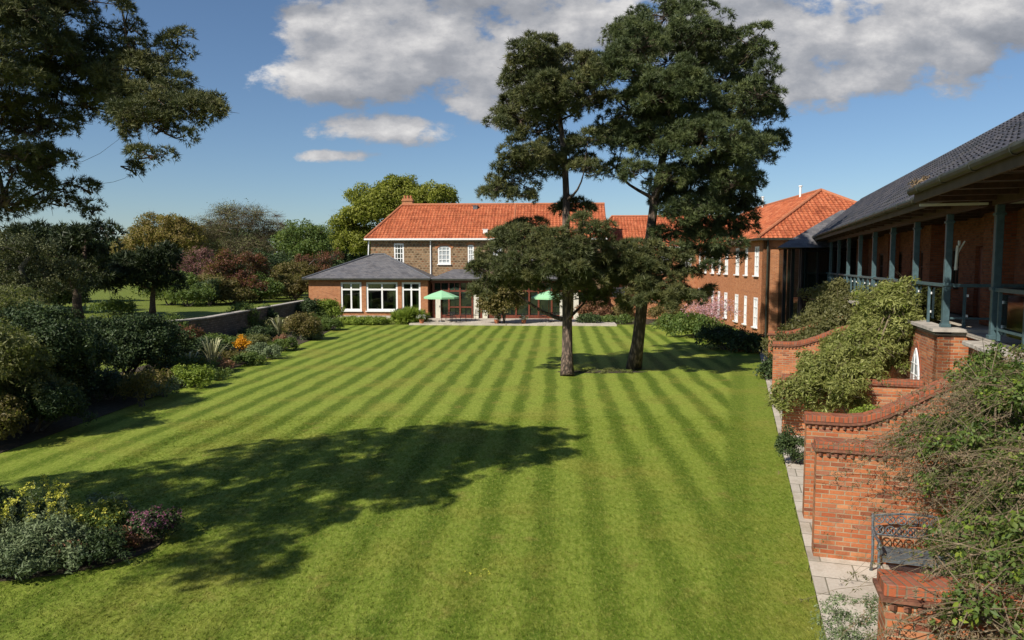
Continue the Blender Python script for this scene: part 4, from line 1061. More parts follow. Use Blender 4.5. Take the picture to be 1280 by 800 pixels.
# garden brick wall at the far right border
T = thing('low_brick_wall', 'low brick wall behind the far planting right of the pines', 'wall', H(9, 62))
MB().fb(H, 4.6, 13.0, 62, 62.25, 0, 1.75).build('wall', m_brick_far, T); MB().fb(H, 4.5, 13.0, 61.96, 62.29, 1.75, 1.85).build('coping', m_coping, T)

# ================================================================== TREES
# right hand pine
rp = [gp(792, 461), at(797, 430, 31.6), at(801, 395, 31.7), at(806, 350, 31.7), at(812, 300, 31.6), at(818, 250, 31.6), at(828, 200, 31.6), at(838, 150, 31.6), at(845, 110, 31.9), at(848, 70, 32.2), at(850, 45, 32.4)]
rb = pxb([(835, 22, 42, 24), (790, 52, 34, 28), (872, 42, 36, 32), (942, 62, 20, 28), (835, 80, 50, 30), (905, 100, 42, 34), (772, 100, 32, 28), (790, 140, 42, 26), (860, 140, 50, 32), (935, 140, 34, 32),
          (960, 150, 14, 10), (825, 185, 50, 26), (895, 185, 46, 30), (945, 195, 24, 26), (780, 180, 34, 20), (870, 225, 46, 24), (920, 232, 32, 26), (905, 265, 34, 20), (862, 262, 34, 16), (845, 288, 30, 12),
          (925, 280, 18, 14), (885, 300, 34, 13), (905, 212, 30, 20), (800, 218, 28, 12), (770, 210, 18, 12), (745, 85, 16, 12), (890, 65, 30, 25), (855, 105, 30, 25, -2.2), (800, 60, 30, 24), (815, 165, 40, 24), (765, 165, 22, 14), (950, 120, 22, 18), (935, 190, 26, 18), (860, 245, 40, 18), (905, 245, 34, 18), (770, 75, 20, 18), (960, 90, 12, 14), (840, 120, 46, 30), (890, 285, 36, 14), (915, 305, 20, 9), (868, 318, 34, 12), (900, 325, 24, 9), (840, 305, 24, 10), (850, 270, 24, 14), (930, 250, 26, 16), (955, 175, 22, 14), (895, 335, 16, 6), (835, 255, 20, 12), (820, 125, 30, 24, -2.5), (880, 170, 34, 26, -2.6), (835, 225, 28, 14, -2)], 31.6, 2.6)
tree('pine_tree', 'tallest pine with leaning twin crown, right of the pair on the lawn', 'tree', rp[0], rp, .29, rb, 'needle', l_pine, m_plate, .2, pr=.30, dens=2.3, tpp=42, shell=.55, group='pair of pines on the lawn', inner=.12, twigs=900, zb=.35)
lp = [gp(709, 470), at(709, 440, 30.6), at(709, 400, 30.7), at(708, 350, 30.7), at(707, 300, 30.7), at(708, 250, 30.8), at(706, 200, 30.8), at(700, 150, 30.8), at(692, 100, 30.8), at(686, 70, 30.8)]
lb = pxb([(672, 68, 30, 20), (700, 88, 34, 24), (655, 100, 26, 20), (735, 95, 26, 22), (682, 125, 42, 22), (730, 125, 28, 18), (640, 135, 26, 16), (622, 148, 18, 10), (665, 95, 34, 24), (700, 140, 40, 20), (620, 158, 14, 7), (650, 150, 24, 14), (685, 200, 40, 14), (655, 208, 30, 12), (620, 240, 18, 8), (640, 245, 24, 10), (718, 205, 24, 10), (668, 165, 34, 14), (655, 192, 28, 16), (700, 185, 32, 12),
          (735, 175, 22, 12), (690, 212, 36, 13), (645, 228, 32, 13), (622, 236, 18, 9), (730, 215, 22, 10), (722, 265, 26, 15), (735, 285, 26, 14), (700, 110, 26, 20, -2),
          (650, 300, 34, 16), (620, 322, 22, 12), (690, 310, 40, 22), (730, 315, 34, 22), (660, 335, 42, 22, -1.5), (705, 345, 36, 15, -1.8), (745, 345, 36, 20), (770, 325, 26, 20), (625, 350, 24, 16), (735, 372, 30, 12), (705, 325, 36, 20, -1.6), (716, 366, 22, 12, -1.4), (610, 340, 20, 12), (614, 330, 18, 12, .8), (605, 365, 16, 12), (655, 300, 34, 16), (690, 335, 50, 24), (640, 350, 36, 22), (720, 330, 40, 22), (660, 285, 22, 10), (720, 350, 30, 16, -1.5)], 30.7, 2.0)
tree('pine_tree', 'slimmer pine with broad low branches, left of the pair on the lawn', 'tree', lp[0], lp, .25, lb, 'needle', l_pine_br, m_plate, .2, pr=.28, dens=2.4, tpp=42, shell=.55, group='pair of pines on the lawn', inner=.12, twigs=1200, zb=.35)
# low branches of the right pine are a part of that tree: a third crown piece
rt = bpy.data.objects['pine_tree']
rb2 = pxb([(800, 318, 32, 16, -1.6), (812, 340, 34, 18, -1.8), (785, 355, 32, 18, -1.6), (825, 352, 28, 18), (800, 372, 32, 14, -1.3), (770, 345, 24, 14), (880, 366, 14, 5), (862, 372, 26, 8, -2.2), (845, 368, 24, 9, -2.6), (820, 378, 26, 10, -2.6), (835, 372, 26, 9), (862, 370, 22, 7), (860, 345, 20, 10), (780, 385, 22, 8), (845, 325, 22, 10)], 31.4, 1.8)
PC, TP, TD = puffs(rb2, .28, 2.6, 42, inner=.12, zbias=.35, shell=.55)
FOL().add('needle', TP, TD, .2, PUFF_RND).build('lower_crown', l_pine_br, rt)
mb = MB()
for (c, r) in rb2: mb.tube(bend(rp[4 if c[2] > 4.2 else 3] - UP * .3, c, -.05), [.07, .06, .05, .04, .03, .02], 6)
mb.build('lower_limbs', m_plate, rt, smooth=True)

pc, tp, td = puffs([((2.9 + .38 * k, 31.05 + .25 * math.sin(k * 2.1), .03), (.45, .28, .06)) for k in range(6)], .08, 7, 8, low=0)
mark(FOL().add('leaf', tp, td, .07).build('ground_ivy', l_olive), kind='stuff')
# foreground pine at the left edge
fp = [Vector((-11.0 + .05 * k, 9.4 + .08 * k, 1.7 * k)) for k in range(7)]
fb_ = pxb([(70, 105, 50, 26, 1), (125, 62, 34, 24, 1.2), (150, 100, 42, 26, .6), (190, 122, 38, 22, .4), (222, 60, 17, 15, 1.0), (205, 75, 20, 14, .8), (238, 140, 30, 15, .1), (200, 165, 36, 18, -.2), (190, 198, 26, 12, -.5), (160, 40, 15, 15, 1.5),
           (110, 135, 52, 22, 1), (50, 150, 44, 20, .3), (215, 110, 34, 16, .8), (15, 25, 44, 32, -.5), (75, 18, 26, 22, .5), (10, 85, 40, 30, -.8), (15, 195, 34, 17, -.5), (35, 232, 34, 13, 0), (80, 258, 17, 8, .6), (5, 255, 30, 14, 0),
           (120, 262, 8, 8, 1), (165, 215, 8, 14, 1.8), (165, 135, 40, 20, .4), (245, 128, 22, 12, .5), (60, 60, 34, 24, 0), (20, 215, 30, 18, .5), (255, 138, 18, 11, .2), (262, 128, 12, 9, .4), (60, 235, 24, 12, .6), (30, 165, 30, 20, .2), (10, 130, 30, 30, .1), (100, 235, 16, 10, .8), (20, 262, 34, 12, .4), (70, 205, 26, 14, .3), (110, 95, 44, 28, .9), (165, 75, 30, 20, .8), (215, 140, 34, 18, 0), (180, 150, 36, 20, -.3), (40, 60, 44, 34, .7), (50, 200, 30, 18, 0)], 11.4)
fb_ += [((x, y, z), (r_, r_ * .75, r_ * .42)) for x, y, z, r_ in ((-9.4, 8.8, 8.2, 1.5), (-10.9, 8.4, 8.3, 1.6), (-12.6, 9, 8.5, 1.6), (-14.3, 9, 8, 1.6), (-15.8, 8.7, 7.4, 1.4), (-10.6, 6.8, 7.2, 1.3), (-10.2, 5.4, 6.7, 1.1), (-12.4, 7.4, 7.6, 1.4), (-9.2, 10.2, 8.8, 1.4),
        (-9.8, 11.8, 9.6, 1.5), (-11.5, 11.2, 9.2, 1.6), (-13.4, 10.5, 8.7, 1.5), (-8.2, 11.4, 8.9, 1.2), (-7.2, 12.0, 9.0, 1.0), (-14.5, 7.8, 7.4, 1.3), (-10.8, 9.4, 10.6, 1.5), (-8.6, 8.0, 7.4, 1.0))]
fb_ = [(c, (r[0], r[1], r[2])) for c, r in fb_]
tree('foreground_pine', 'big near pine whose dark branches reach in from the left edge', 'tree', fp[0], fp, .38, fb_, 'needle', l_pine_br, m_plate, .088, pr=.16, dens=9.5, tpp=42, shell=.6, inner=.12, twigs=1500, zb=.35, low=-.6, steep=.35, limb_k=.8)

# trees on and beyond the raised lawn
def ptree(name, label, px, pyb, Yd, blobs, kind, mat, bark, size, r0=.25, dj=1.5, zb=UZ, **kw):
    b0 = at(px, 330, Yd); b0.z = zb; bl = pxb(blobs, Yd, dj)
    top = max(b[0][2] for b in bl); n = 6
    tr = [b0 + Vector((rnd.uniform(-.1, .1) * k, rnd.uniform(-.1, .1) * k, (top - zb) * .92 * k / n)) for k in range(n + 1)]
    return tree(name, label, 'tree', b0, tr, r0, bl, kind, mat, bark, size, **kw)
ptree('dark_pine', 'small black green pine standing on the raised lawn', 188, 390, 44, [(188, 335, 28, 17), (165, 352, 34, 14), (200, 352, 20, 12), (140, 345, 26, 15), (192, 318, 22, 10), (210, 325, 10, 12), (120, 352, 24, 14), (165, 330, 22, 12)], 'needle_fat', l_yew, m_bark, .42, r0=.2, dj=1, pr=.5, dens=1.3, tpp=20, group='dark evergreens on the raised lawn', zb=UZ, twigs=100)
ptree('yew_tree', 'wide dark yew with sunlit olive side at the left edge', 40, 390, 36, [(18, 335, 34, 24), (58, 345, 30, 22), (20, 365, 34, 22), (75, 362, 24, 18), (40, 312, 30, 14), (90, 342, 20, 16), (5, 310, 25, 18)], 'leaf', l_olive_dk, m_bark_grey, .16, r0=.3, dj=1.4, pr=.45, dens=1.6, tpp=22, group='dark evergreens on the raised lawn')
ptree('cedar_tree', 'flat topped black green cedar between yew and small pine', 95, 390, 40, [(60, 298, 36, 12), (105, 300, 34, 13), (130, 288, 16, 10), (35, 290, 26, 9), (95, 322, 34, 14), (60, 320, 24, 10), (115, 338, 20, 12)], 'needle_fat', l_yew, m_bark, .4, r0=.28, dj=1, pr=.5, dens=1.3, tpp=18, group='dark evergreens on the raised lawn')
bg = 'deciduous trees beyond the raised lawn'
ptree('golden_tree', 'golden brown tree in early leaf left of the bare lime', 205, 340, 84, [(205, 285, 26, 15), (185, 300, 24, 15), (225, 300, 22, 15), (165, 312, 20, 12), (205, 315, 34, 16), (235, 290, 10, 8)], 'leaf', l_gold, m_bark_grey, .3, pr=.8, dens=.75, tpp=26, group=bg, inner=.25, zb=0, twigs=900)
ptree('bare_tree', 'large rounded half bare tree coming into leaf against the sky', 300, 340, 88, [(300, 280, 34, 22), (268, 295, 26, 22), (330, 298, 22, 24), (300, 312, 40, 18), (285, 268, 18, 10), (318, 270, 18, 10), (255, 310, 16, 16)], 'leaf_loose', l_sparse, m_twig, .28, pr=1.0, dens=.42, tpp=20, group=bg, inner=.4, zb=0, twigs=3500, twig_mat=m_twig, limb_k=1.6)
ptree('slender_bare_tree', 'thin leafless tree standing between two rounded trees', 347, 340, 92, [(347, 280, 9, 16), (345, 300, 10, 12), (352, 292, 8, 12)], 'leaf_loose', l_sparse, m_twig, .22, r0=.15, pr=.6, dens=.2, tpp=6, group=bg, inner=.4, zb=0, twigs=700, twig_mat=m_twig, limb_k=1.2)
ptree('maple_tree', 'fresh green round tree above the garden room roof', 378, 340, 82, [(378, 292, 22, 14), (362, 305, 16, 14), (395, 305, 14, 14), (380, 315, 24, 12), (365, 330, 22, 10), (402, 292, 6, 6)], 'leaf', l_mid, m_bark_grey, .32, pr=.7, dens=.8, tpp=20, group=bg, inner=.25, zb=0, twigs=500)
ptree('plum_tree', 'purple pink leaved tree left of the larger bronze one', 252, 375, 64, [(250, 325, 18, 14), (238, 342, 18, 14), (260, 340, 18, 14), (228, 352, 12, 12), (250, 358, 22, 12)], 'leaf', l_purple, m_bark_grey, .22, r0=.14, pr=.5, dens=1.1, tpp=20, group='red leaved trees beyond the stone wall', inner=.2, twigs=500)
ptree('copper_tree', 'rounded copper brown tree behind the stone wall', 298, 375, 60, [(298, 328, 22, 13), (280, 345, 20, 14), (315, 345, 18, 14), (298, 355, 28, 14), (320, 330, 10, 10), (300, 370, 22, 8), (325, 358, 10, 10)], 'leaf', l_red, m_bark_grey, .22, r0=.16, pr=.5, dens=1.1, tpp=22, group='red leaved trees beyond the stone wall', inner=.2, twigs=700)
ptree('copper_tree', 'spreading dark red tree just left of the garden room roof', 390, 350, 70, [(385, 330, 20, 9), (405, 325, 16, 8), (368, 340, 18, 10), (395, 342, 20, 8), (418, 320, 8, 5)], 'leaf', l_red, m_bark_grey, .24, r0=.14, pr=.5, dens=.9, tpp=16, group='red leaved trees beyond the stone wall', inner=.25, twigs=600)
ptree('oak_tree', 'big yellow green oak rising behind the house roof', 490, 320, 92, [(500, 245, 34, 15), (465, 250, 28, 15), (540, 245, 22, 12), (445, 272, 22, 14), (435, 292, 16, 12), (480, 270, 34, 16), (520, 262, 28, 12), (555, 248, 12, 8), (440, 308, 20, 10), (500, 232, 20, 8), (465, 300, 30, 14), (428, 278, 10, 9)], 'leaf', l_oak, m_bark, .42, r0=.5, pr=.9, dens=.7, tpp=24, inner=.2, zb=0, twigs=700, limb_k=1.5, group=bg)
def pshrub(name, label, px, pyb, rp_, hp_, kind, mat, size, z=0., Yd=None, ry=None, cat='shrub', **kw):
    c = gp(px, pyb, z) if Yd is None else Vector((at(px, 330, Yd).x, Yd, z)); k = c.y / 900
    return shrub(name, label, cat, c, (rp_ * k, (ry or rp_ * .8) * k, hp_ * k), kind, mat, size, **kw)
# shrubs in front of those trees on the raised lawn
g1 = 'shrubs along the top of the stone wall'
pshrub('laurel_shrub', 'bright green shrub at the foot of the plum tree', 235, 383, 30, 26, 'leaf', l_mid, .2, z=UZ, group=g1, pr=.4, dens=1.3, tpp=16)
pshrub('box_shrub', 'yellow green low shrub under the copper tree', 285, 380, 32, 20, 'leaf', l_bronze, .2, z=UZ, group=g1, pr=.4, dens=1.3, tpp=16)
pshrub('holly_shrub', 'dark pointed evergreen between plum and copper trees', 262, 382, 12, 36, 'leaf', l_dark, .18, z=UZ, group=g1, pr=.3, dens=2, tpp=14)
pshrub('laurel_shrub', 'grey green shrub behind the wall near its right end', 335, 374, 26, 22, 'leaf', l_olive, .2, z=UZ, group=g1, pr=.4, dens=1.5, tpp=16)
pshrub('bronze_shrub', 'brown green shrub touching the garden room corner', 368, 376, 24, 34, 'leaf', l_bronze, .2, z=UZ, group=g1, pr=.4, dens=1.5, tpp=16)
pshrub('laurel_shrub', 'green shrub on the raised lawn right of the yew', 140, 388, 30, 16, 'leaf', l_mid, .2, z=UZ, Yd=46, group=g1, pr=.4, dens=1.3, tpp=16)
for i, (x, y, rx, hz, mt, lb_) in enumerate([(-30, 47, 2.6, 3.4, l_dark, 'dark shrub under the small pine on its left'), (-34, 50, 3.0, 4.6, l_dark, 'tall dark shrub filling the gap under the cedar'), (-26.5, 56, 2.4, 2.4, l_mid, 'mid green shrub right of the small pine trunk'),
        (-23.5, 57, 2.2, 2.2, l_bronze, 'brown green shrub midway behind the wall'), (-20.8, 60, 1.6, 2.2, l_mid, 'green shrub behind the wall below the copper tree'), (-31, 66, 3.4, 3.6, l_olive, 'olive shrub far behind the small pine'), (-38, 60, 3.4, 4.8, l_olive, 'big olive shrub far left on the raised lawn'),
        (-25, 72, 3.4, 4.2, l_dark, 'dark shrub closing the view under the maple'), (-20.5, 68, 2.4, 3.4, l_bronze, 'brown shrub close behind the garden room corner'), (-44, 56, 4, 6, l_dark, 'huge dark shrub behind the yew')]):
    shrub('laurel_shrub', lb_, 'shrub', (x, y, UZ), (rx, rx * .8, hz), 'leaf', mt, .24, group=g1, pr=.45, dens=1.3, tpp=18, nb=6)
# distant tree belt, reads as one mass
bl = []
for i in range(46):
    Xd = -120 + i * 5.2 + rnd.uniform(-2, 2); bl.append(((Xd, 128 + rnd.uniform(-6, 6), 3.2), (5.2, 4, rnd.uniform(4.5, 7.5))))
PC, TP, TD = puffs(bl, 1.6, .12, 20, low=-.2)
mark(FOL().add('leaf', TP, TD, 1.1).build('distant_wood', l_dark), kind='stuff')

# ------------------------------------------------------------------ left foreground shrubs
g2 = 'large shrubs at the left edge of the lawn'
shrub('evergreen_shrub', 'tall dark glossy evergreen shrub overhanging the lawn edge', 'shrub', (-15.0, 22.3, 0), (2.3, 2.0, 3.3), 'leaf', l_dark, .13, pr=.32, dens=3.2, tpp=26, group=g2, nb=9)
shrub('olive_shrub', 'broad olive green shrub nearest the left edge', 'shrub', (-15.1, 19.4, 0), (2.6, 2.0, 3.3), 'leaf_long', l_olive, .14, pr=.32, dens=3.2, tpp=26, group=g2, nb=10, bark=m_twig)
shrub('olive_shrub', 'lower dull green shrub spilling onto the lawn below the dark one', 'shrub', (-13.5, 19.9, 0), (1.7, 1.2, 1.3), 'leaf_long', l_dark, .12, pr=.25, dens=4.5, tpp=24, group=g2, nb=6)
shrub('bronze_shrub', 'brown tinged low shrub at the left picture edge', 'shrub', (-13.7, 18.2, 0), (1.2, .9, 1.3), 'leaf', l_bronze, .11, pr=.22, dens=5, tpp=22, group=g2, nb=5)
shrub('olive_shrub', 'sunlit silvery olive shrub in front of the tall dark evergreen', 'shrub', (-14.3, 20.9, 0), (1.5, 1.2, 2.4), 'leaf_long', l_olive, .12, pr=.26, dens=4, tpp=26, group=g2, nb=6)
shrub('evergreen_shrub', 'dark rounded shrub hiding the bend of the stone wall', 'shrub', (-15.6, 28.5, 0), (1.9, 2.6, 2.6), 'leaf', l_dark, .15, pr=.35, dens=2.6, tpp=24, group=g2, nb=8)
shrub('olive_shrub', 'tall grey green shrub behind the others at the far left', 'shrub', (-18.5, 25.0, 0), (2.6, 2.4, 3.9), 'leaf_long', l_olive, .16, pr=.35, dens=2.5, tpp=24, group=g2, nb=8)

# ------------------------------------------------------------------ herbaceous border
g3 = 'plants in the border below the stone wall'
B = [('bronze_shrub', 'dark bronze clump beside the overhanging evergreen', 178, 508, 22, 42, 'leaf', l_bronze, .11, {}),
     ('catmint_mound', 'silver green mound at the near end of the border', 205, 497, 20, 20, 'leaf', l_grey, .09, {}),
     ('hellebore_clump', 'lime green leafy clump at the lawn edge near the orange bush', 240, 484, 24, 24, 'leaf', l_lime, .12, {}),
     ('geranium_clump', 'fresh green mat between lime clump and striped swords', 262, 474, 20, 12, 'leaf', l_mid, .12, {}),
     ('viburnum_shrub', 'dark shrub against the wall left of the striped swords', 212, 462, 28, 46, 'leaf', l_dark, .15, {}),
     ('photinia_shrub', 'red tipped shrub in front of the near wall face', 238, 448, 18, 34, 'leaf', l_red, .14, {}),
     ('laurel_shrub', 'bright leaved shrub topping the near bend of the wall', 214, 440, 20, 36, 'leaf', l_mid, .15, {}),
     ('sedum_clump', 'pinkish low clump at the foot of the striped swords', 283, 464, 10, 12, 'leaf', l_rust, .1, {}),
     ('lavender_mound', 'grey purple mound right of the striped swords', 290, 455, 16, 16, 'leaf', l_bronze, .11, {}),
     ('geranium_clump', 'green mat in front of the orange bush', 312, 456, 18, 12, 'leaf', l_mid, .12, {}),
     ('catmint_mound', 'grey green mound right of the orange bush', 332, 448, 20, 15, 'leaf', l_grey, .12, {}),
     ('ivy_climber', 'green climber on the wall above the orange bush', 307, 420, 15, 34, 'leaf', l_mid, .18, {}),
     ('ivy_climber', 'dark climber on the wall left of the far swords', 330, 414, 14, 28, 'leaf', l_dark, .18, {}),
     ('spurge_clump', 'low fresh green clump at the middle of the border edge', 355, 438, 18, 12, 'leaf', l_mid, .13, {}),
     ('spirea_shrub', 'olive yellow rounded shrub before the end of the wall', 377, 425, 20, 28, 'leaf', l_bronze, .17, {}),
     ('sedum_clump', 'tiny pink clump between the far swords and lawn', 352, 430, 7, 9, 'leaf', l_rust, .12, {}),
     ('catmint_mound', 'grey mound near the far end of the border', 388, 424, 16, 10, 'leaf', l_grey, .14, {}),
     ('euonymus_shrub', 'lime yellow shrub at the corner of the garden room', 409, 403, 15, 24, 'leaf', l_lime, .18, {}),
     ('box_shrub', 'dark green shrub left of the garden room corner', 386, 404, 14, 26, 'leaf', l_dark, .2, {}),
     ('geranium_clump', 'green clump where lawn border meets the garden room', 405, 413, 18, 12, 'leaf', l_mid, .15, {}),
     ('hosta_row', 'low yellow green planting under the white windows', 455, 405, 34, 7, 'leaf', l_lime, .14, {}),
     ('fern_clump', 'arching yellow green clump below the right window', 512, 404, 16, 12, 'blade', l_lime, .5, {}),
     ('bay_shrub', 'small dark bush under the windows of the garden room', 500, 402, 7, 12, 'leaf', l_dark, .15, {})]
for (nm, lb_, px, py, rp_, hp_, kd, mt, sz, kw) in B:
    k = gp(px, py).y / 900; rp_ *= 1.22; hp_ *= 1.15
    pshrub(nm, lb_, px, py, rp_, hp_, kd, mt, sz, ry=min(rp_ * .9, 24), group=g3, pr=max(.12, .35 * hp_ * k * .5), dens=5. if hp_ * k < 1 else 3., tpp=14, nb=4, stemn=4, **kw)
# orange flowering bush
for i, (x, y, rx, hz, mt, lb_) in enumerate([(-15.6, 44, 1.2, 1.2, l_dark, 'dark low shrub against the wall behind the orange bush'), (-15.8, 48, 1.3, 1.5, l_olive, 'olive shrub against the middle of the wall'), (-15.5, 52, 1.3, 1.3, l_dark, 'dark shrub against the wall left of the far swords'), (-15.6, 57, 1.3, 1.6, l_mid, 'green shrub in the corner between wall and garden room'),
        (-15.9, 38.5, 1.2, 1.3, l_mid, 'green shrub at the foot of the wall behind the tall swords'), (-15.2, 34.5, 1.4, 1.6, l_dark, 'dark shrub near the bend of the wall behind the lime clump'), (-14.2, 31, 1.2, .9, l_mid, 'low green clump between the overhanging evergreen and the lime clump'), (-14.0, 24.6, 1.3, 1.3, l_dark, 'dark clump just beyond the overhanging evergreen'), (-13.6, 26.6, 1.1, .9, l_bronze, 'brown green clump by the lawn beyond the evergreen'), (-13.6, 28.6, 1.1, .8, l_dark, 'low dark mat by the lawn before the lime clump'), (-14.9, 41, 1.0, .7, l_olive, 'low olive mat between the orange bush and the wall'), (-14.2, 50.5, 1.2, .7, l_mid, 'low green mat by the lawn at the far border')]):
    shrub('border_shrub', lb_, 'shrub', (x, y, 0.02), (rx, rx, hz * .62), 'leaf', mt, .15, group=g3, pr=.28, dens=3, tpp=16, nb=4)
pshrub('orange_bush', 'round shrub covered in orange flowers', 303, 440, 10, 19, 'leaf', l_orange, .13, group=g3, pr=.16, dens=7, tpp=16, nb=3, stemn=4)
# sword leaved plants
def sword(label, px, py, hp_, n=26, mat=l_phorm, ww=.07):
    c = gp(px, py); k = c.y / 900; h_ = hp_ * k; T = thing('phormium_plant', label, 'plant', c, 'striped sword leaved plants in the border')
    V = FOL()
    for i in range(n):
        a = rnd.uniform(0, 6.28); o_ = rnd.uniform(.15, .85) * h_ * .75; d = np.array([math.cos(a), math.sin(a), 0.]); s_ = np.array([-d[1], d[0], 0]) * ww / 2
        L_ = h_ * rnd.uniform(.7, 1.05); c0 = np.array(c); P3 = [c0 + d * .05, c0 + d * o_ * .35 + np.array([0, 0, L_ * .55]), c0 + d * o_ * .8 + np.array([0, 0, L_ * .92]), c0 + d * o_ * 1.15 + np.array([0, 0, L_ * .95])]
        w4 = [.7, 1.1, .8, .1]; vv = []
        for p, q in zip(P3, w4): vv += [p - s_ * q, p + s_ * q]
        V.V.append(np.array(vv)); V.F.append(np.array([(0, 1, 3), (0, 3, 2), (2, 3, 5), (2, 5, 4), (4, 5, 7), (4, 7, 6)]) + V.n); V.r.append(np.full(8, rnd.random())); V.n += 8
    V.build('leaves', mat, T)
sword('tall cream striped sword plant left of the orange bush', 266, 462, 42, 34)
sword('shorter white edged sword plant beside the tall striped one', 238, 466, 28, 30)
sword('cream striped sword plant near the far end of the wall', 350, 424, 30, 26, ww=.1)

# ------------------------------------------------------------------ terrace shrub and far right planting
pshrub('bay_shrub', 'dense brown green bush growing at the terrace edge', 627, 406, 27, 66, 'leaf', l_bronze, .26, group='shrubs by the terrace', pr=.5, dens=1.8, tpp=22, nb=7)
g4 = 'planting at the far right end of the lawn'
for (nm, lb_, px, py, rp_, hp_, mt, sz) in [('box_shrub', 'low dark green clump right of the left pine trunk', 738, 405, 18, 10, l_dark, .2), ('rose_shrub', 'pinkish climber on the low brick wall left of the right trunk', 740, 400, 24, 24, l_rust, .2), ('box_shrub', 'low green row between the two pine trunks', 770, 404, 18, 8, l_mid, .2),
                                            ('rose_shrub', 'reddish shrub between the pine trunks against the brick', 775, 399, 16, 20, l_bronze, .2), ('rose_shrub', 'pale brown shrub just right of the right trunk', 832, 402, 22, 22, l_bronze, .2),
                                            ('laurel_shrub', 'bright green mound beside the brick wing', 868, 422, 34, 26, l_mid, .24), ('laurel_shrub', 'second bright green mound nearer the lawn below the blossom', 845, 412, 24, 16, l_mid, .22),
                                            ('yew_shrub', 'shaded dark bush in front of the wing corner', 905, 437, 32, 26, l_dark, .2), ('yew_shrub', 'shaded dark bush nearest the wing end wall', 935, 440, 22, 22, l_dark, .2), ('yew_shrub', 'small dark bush beside the farthest wall end', 962, 474, 12, 20, l_dark, .15)]:
    pshrub(nm, lb_, px, py, rp_, hp_, 'leaf', mt, sz, group=g4, pr=.35, dens=2.2, tpp=16)
T = pshrub('cherry_shrub', 'pink blossoming shrub against the brick wing', 888, 420, 34, 52, 'leaf_loose', l_pink, .2, group=g4, pr=.45, dens=1.2, tpp=14, low=.05, bark=m_twig)

# ------------------------------------------------------------------ island bed plants
g5 = 'plants in the round island bed'
def isl(name, label, x, y, rx, ry, h, kind, mat, size, **kw):
    return shrub(name, label, 'plant', (x - .35, y, .028), (rx, ry, h), kind, mat, size, group=g5, pr=kw.pop('pr', .1), dens=kw.pop('dens', 14), tpp=kw.pop('tpp', 14), nb=5, stemn=5, **kw)
isl('lavender_clump', 'silver green mass at the front left of the island bed', -8.1, 10.6, .95, .6, .5, 'leaf_long', l_grey, .085)
isl('lavender_clump', 'grey green leafy mass at the bottom left picture corner', -7.0, 10.6, .8, .5, .45, 'leaf_long', l_grey, .085)
isl('lavender_clump', 'blue green clump in the middle of the island bed', -7.15, 11.3, .7, .5, .55, 'leaf_long', l_grey, .09)
isl('catmint_clump', 'dark green clump along the right front of the island bed', -6.25, 11.05, .65, .5, .36, 'leaf', l_dark, .07)
isl('wallflower_clump', 'yellow flowering clump right of the spurge', -6.75, 12.1, .5, .42, .55, 'leaf', l_mid, .07, flower=(l_yellow, .35, .05, 'flowers'))
isl('honesty_clump', 'violet pink flowering clump at the right tip of the island bed', -5.85, 12.0, .5, .6, .45, 'leaf', l_dark, .07, flower=(l_violet, .4, .05, 'flowers'))
isl('tulip_clump', 'rust coloured flowers at the front edge of the island bed', -6.65, 10.9, .33, .28, .36, 'leaf', l_dark, .07, flower=(l_rust, .4, .06, 'flowers'))
isl('heuchera_clump', 'small dull red clump between the grey and dark plants', -6.1, 11.5, .28, .24, .28, 'leaf', l_rust, .07)
isl('dark_perennial', 'nearly black green plant at the far left of the island bed', -8.7, 12.2, .7, .6, .7, 'leaf', l_dark, .08)
isl('catmint_clump', 'silver speckled clump behind the yellow flowers', -6.9, 12.6, .7, .4, .5, 'leaf', l_grey, .06)
isl('geranium_clump', 'mid green clump behind the tall spurge', -8.2, 12.6, .8, .4, .45, 'leaf', l_mid, .08)
T = thing('spurge_plant', 'tall yellow green spurge stems rising above the island bed', 'plant', (-7.95, 11.8, .028), g5)
F = FOL(); Fl = FOL(); st = MB()
for i in range(34):
    x, y = -8.0 + rnd.gauss(0, .42), 11.8 + rnd.gauss(0, .3); h_ = rnd.uniform(.45, .85) if i % 5 else rnd.uniform(.85, 1.1); lx, ly = rnd.uniform(-.12, .12), rnd.uniform(-.1, .1)
    st.tube([(x, y, 0), (x + lx * .5, y + ly * .5, h_ * .5), (x + lx, y + ly, h_)], .008, 4)
    n_ = 26; zz = NR.uniform(.25, .97, n_); p = np.stack([x + lx * zz, y + ly * zz, h_ * zz], 1) + NR.normal(size=(n_, 3)) * .025
    F.add('leaf_long', p, rdir(n_) + np.array([0, 0, .4]), .05)
    p = np.array([[x + lx, y + ly, h_]]) + NR.normal(size=(9, 3)) * .035; Fl.add('flower', p, rdir(9) * .5 + np.array([0, 0, 1.]), .05)
    if i % 2:
        zz = NR.uniform(.6, .95, 7); p = np.stack([x + lx * zz, y + ly * zz, h_ * zz], 1) + NR.normal(size=(7, 3)) * .045; Fl.add('flower', p, rdir(7) + np.array([0, 0, .6]), .045)
st.build('stems', m_twig_green, T); F.build('leaves', l_grey, T); Fl.build('flower_heads', l_yellow, T)
# little yellow flowers in the lawn
F = FOL(); p = np.array([[gp(x, y, .02)[i] for i in range(3)] for x, y in ((596, 713), (607, 711), (588, 717), (601, 719), (611, 716), (580, 714))])
mark(F.add('flower', p, np.tile([0, 0, 1.], (6, 1)), .045).build('dandelion_patch', l_yellow), 'little yellow dandelions in the lawn', 'flower')

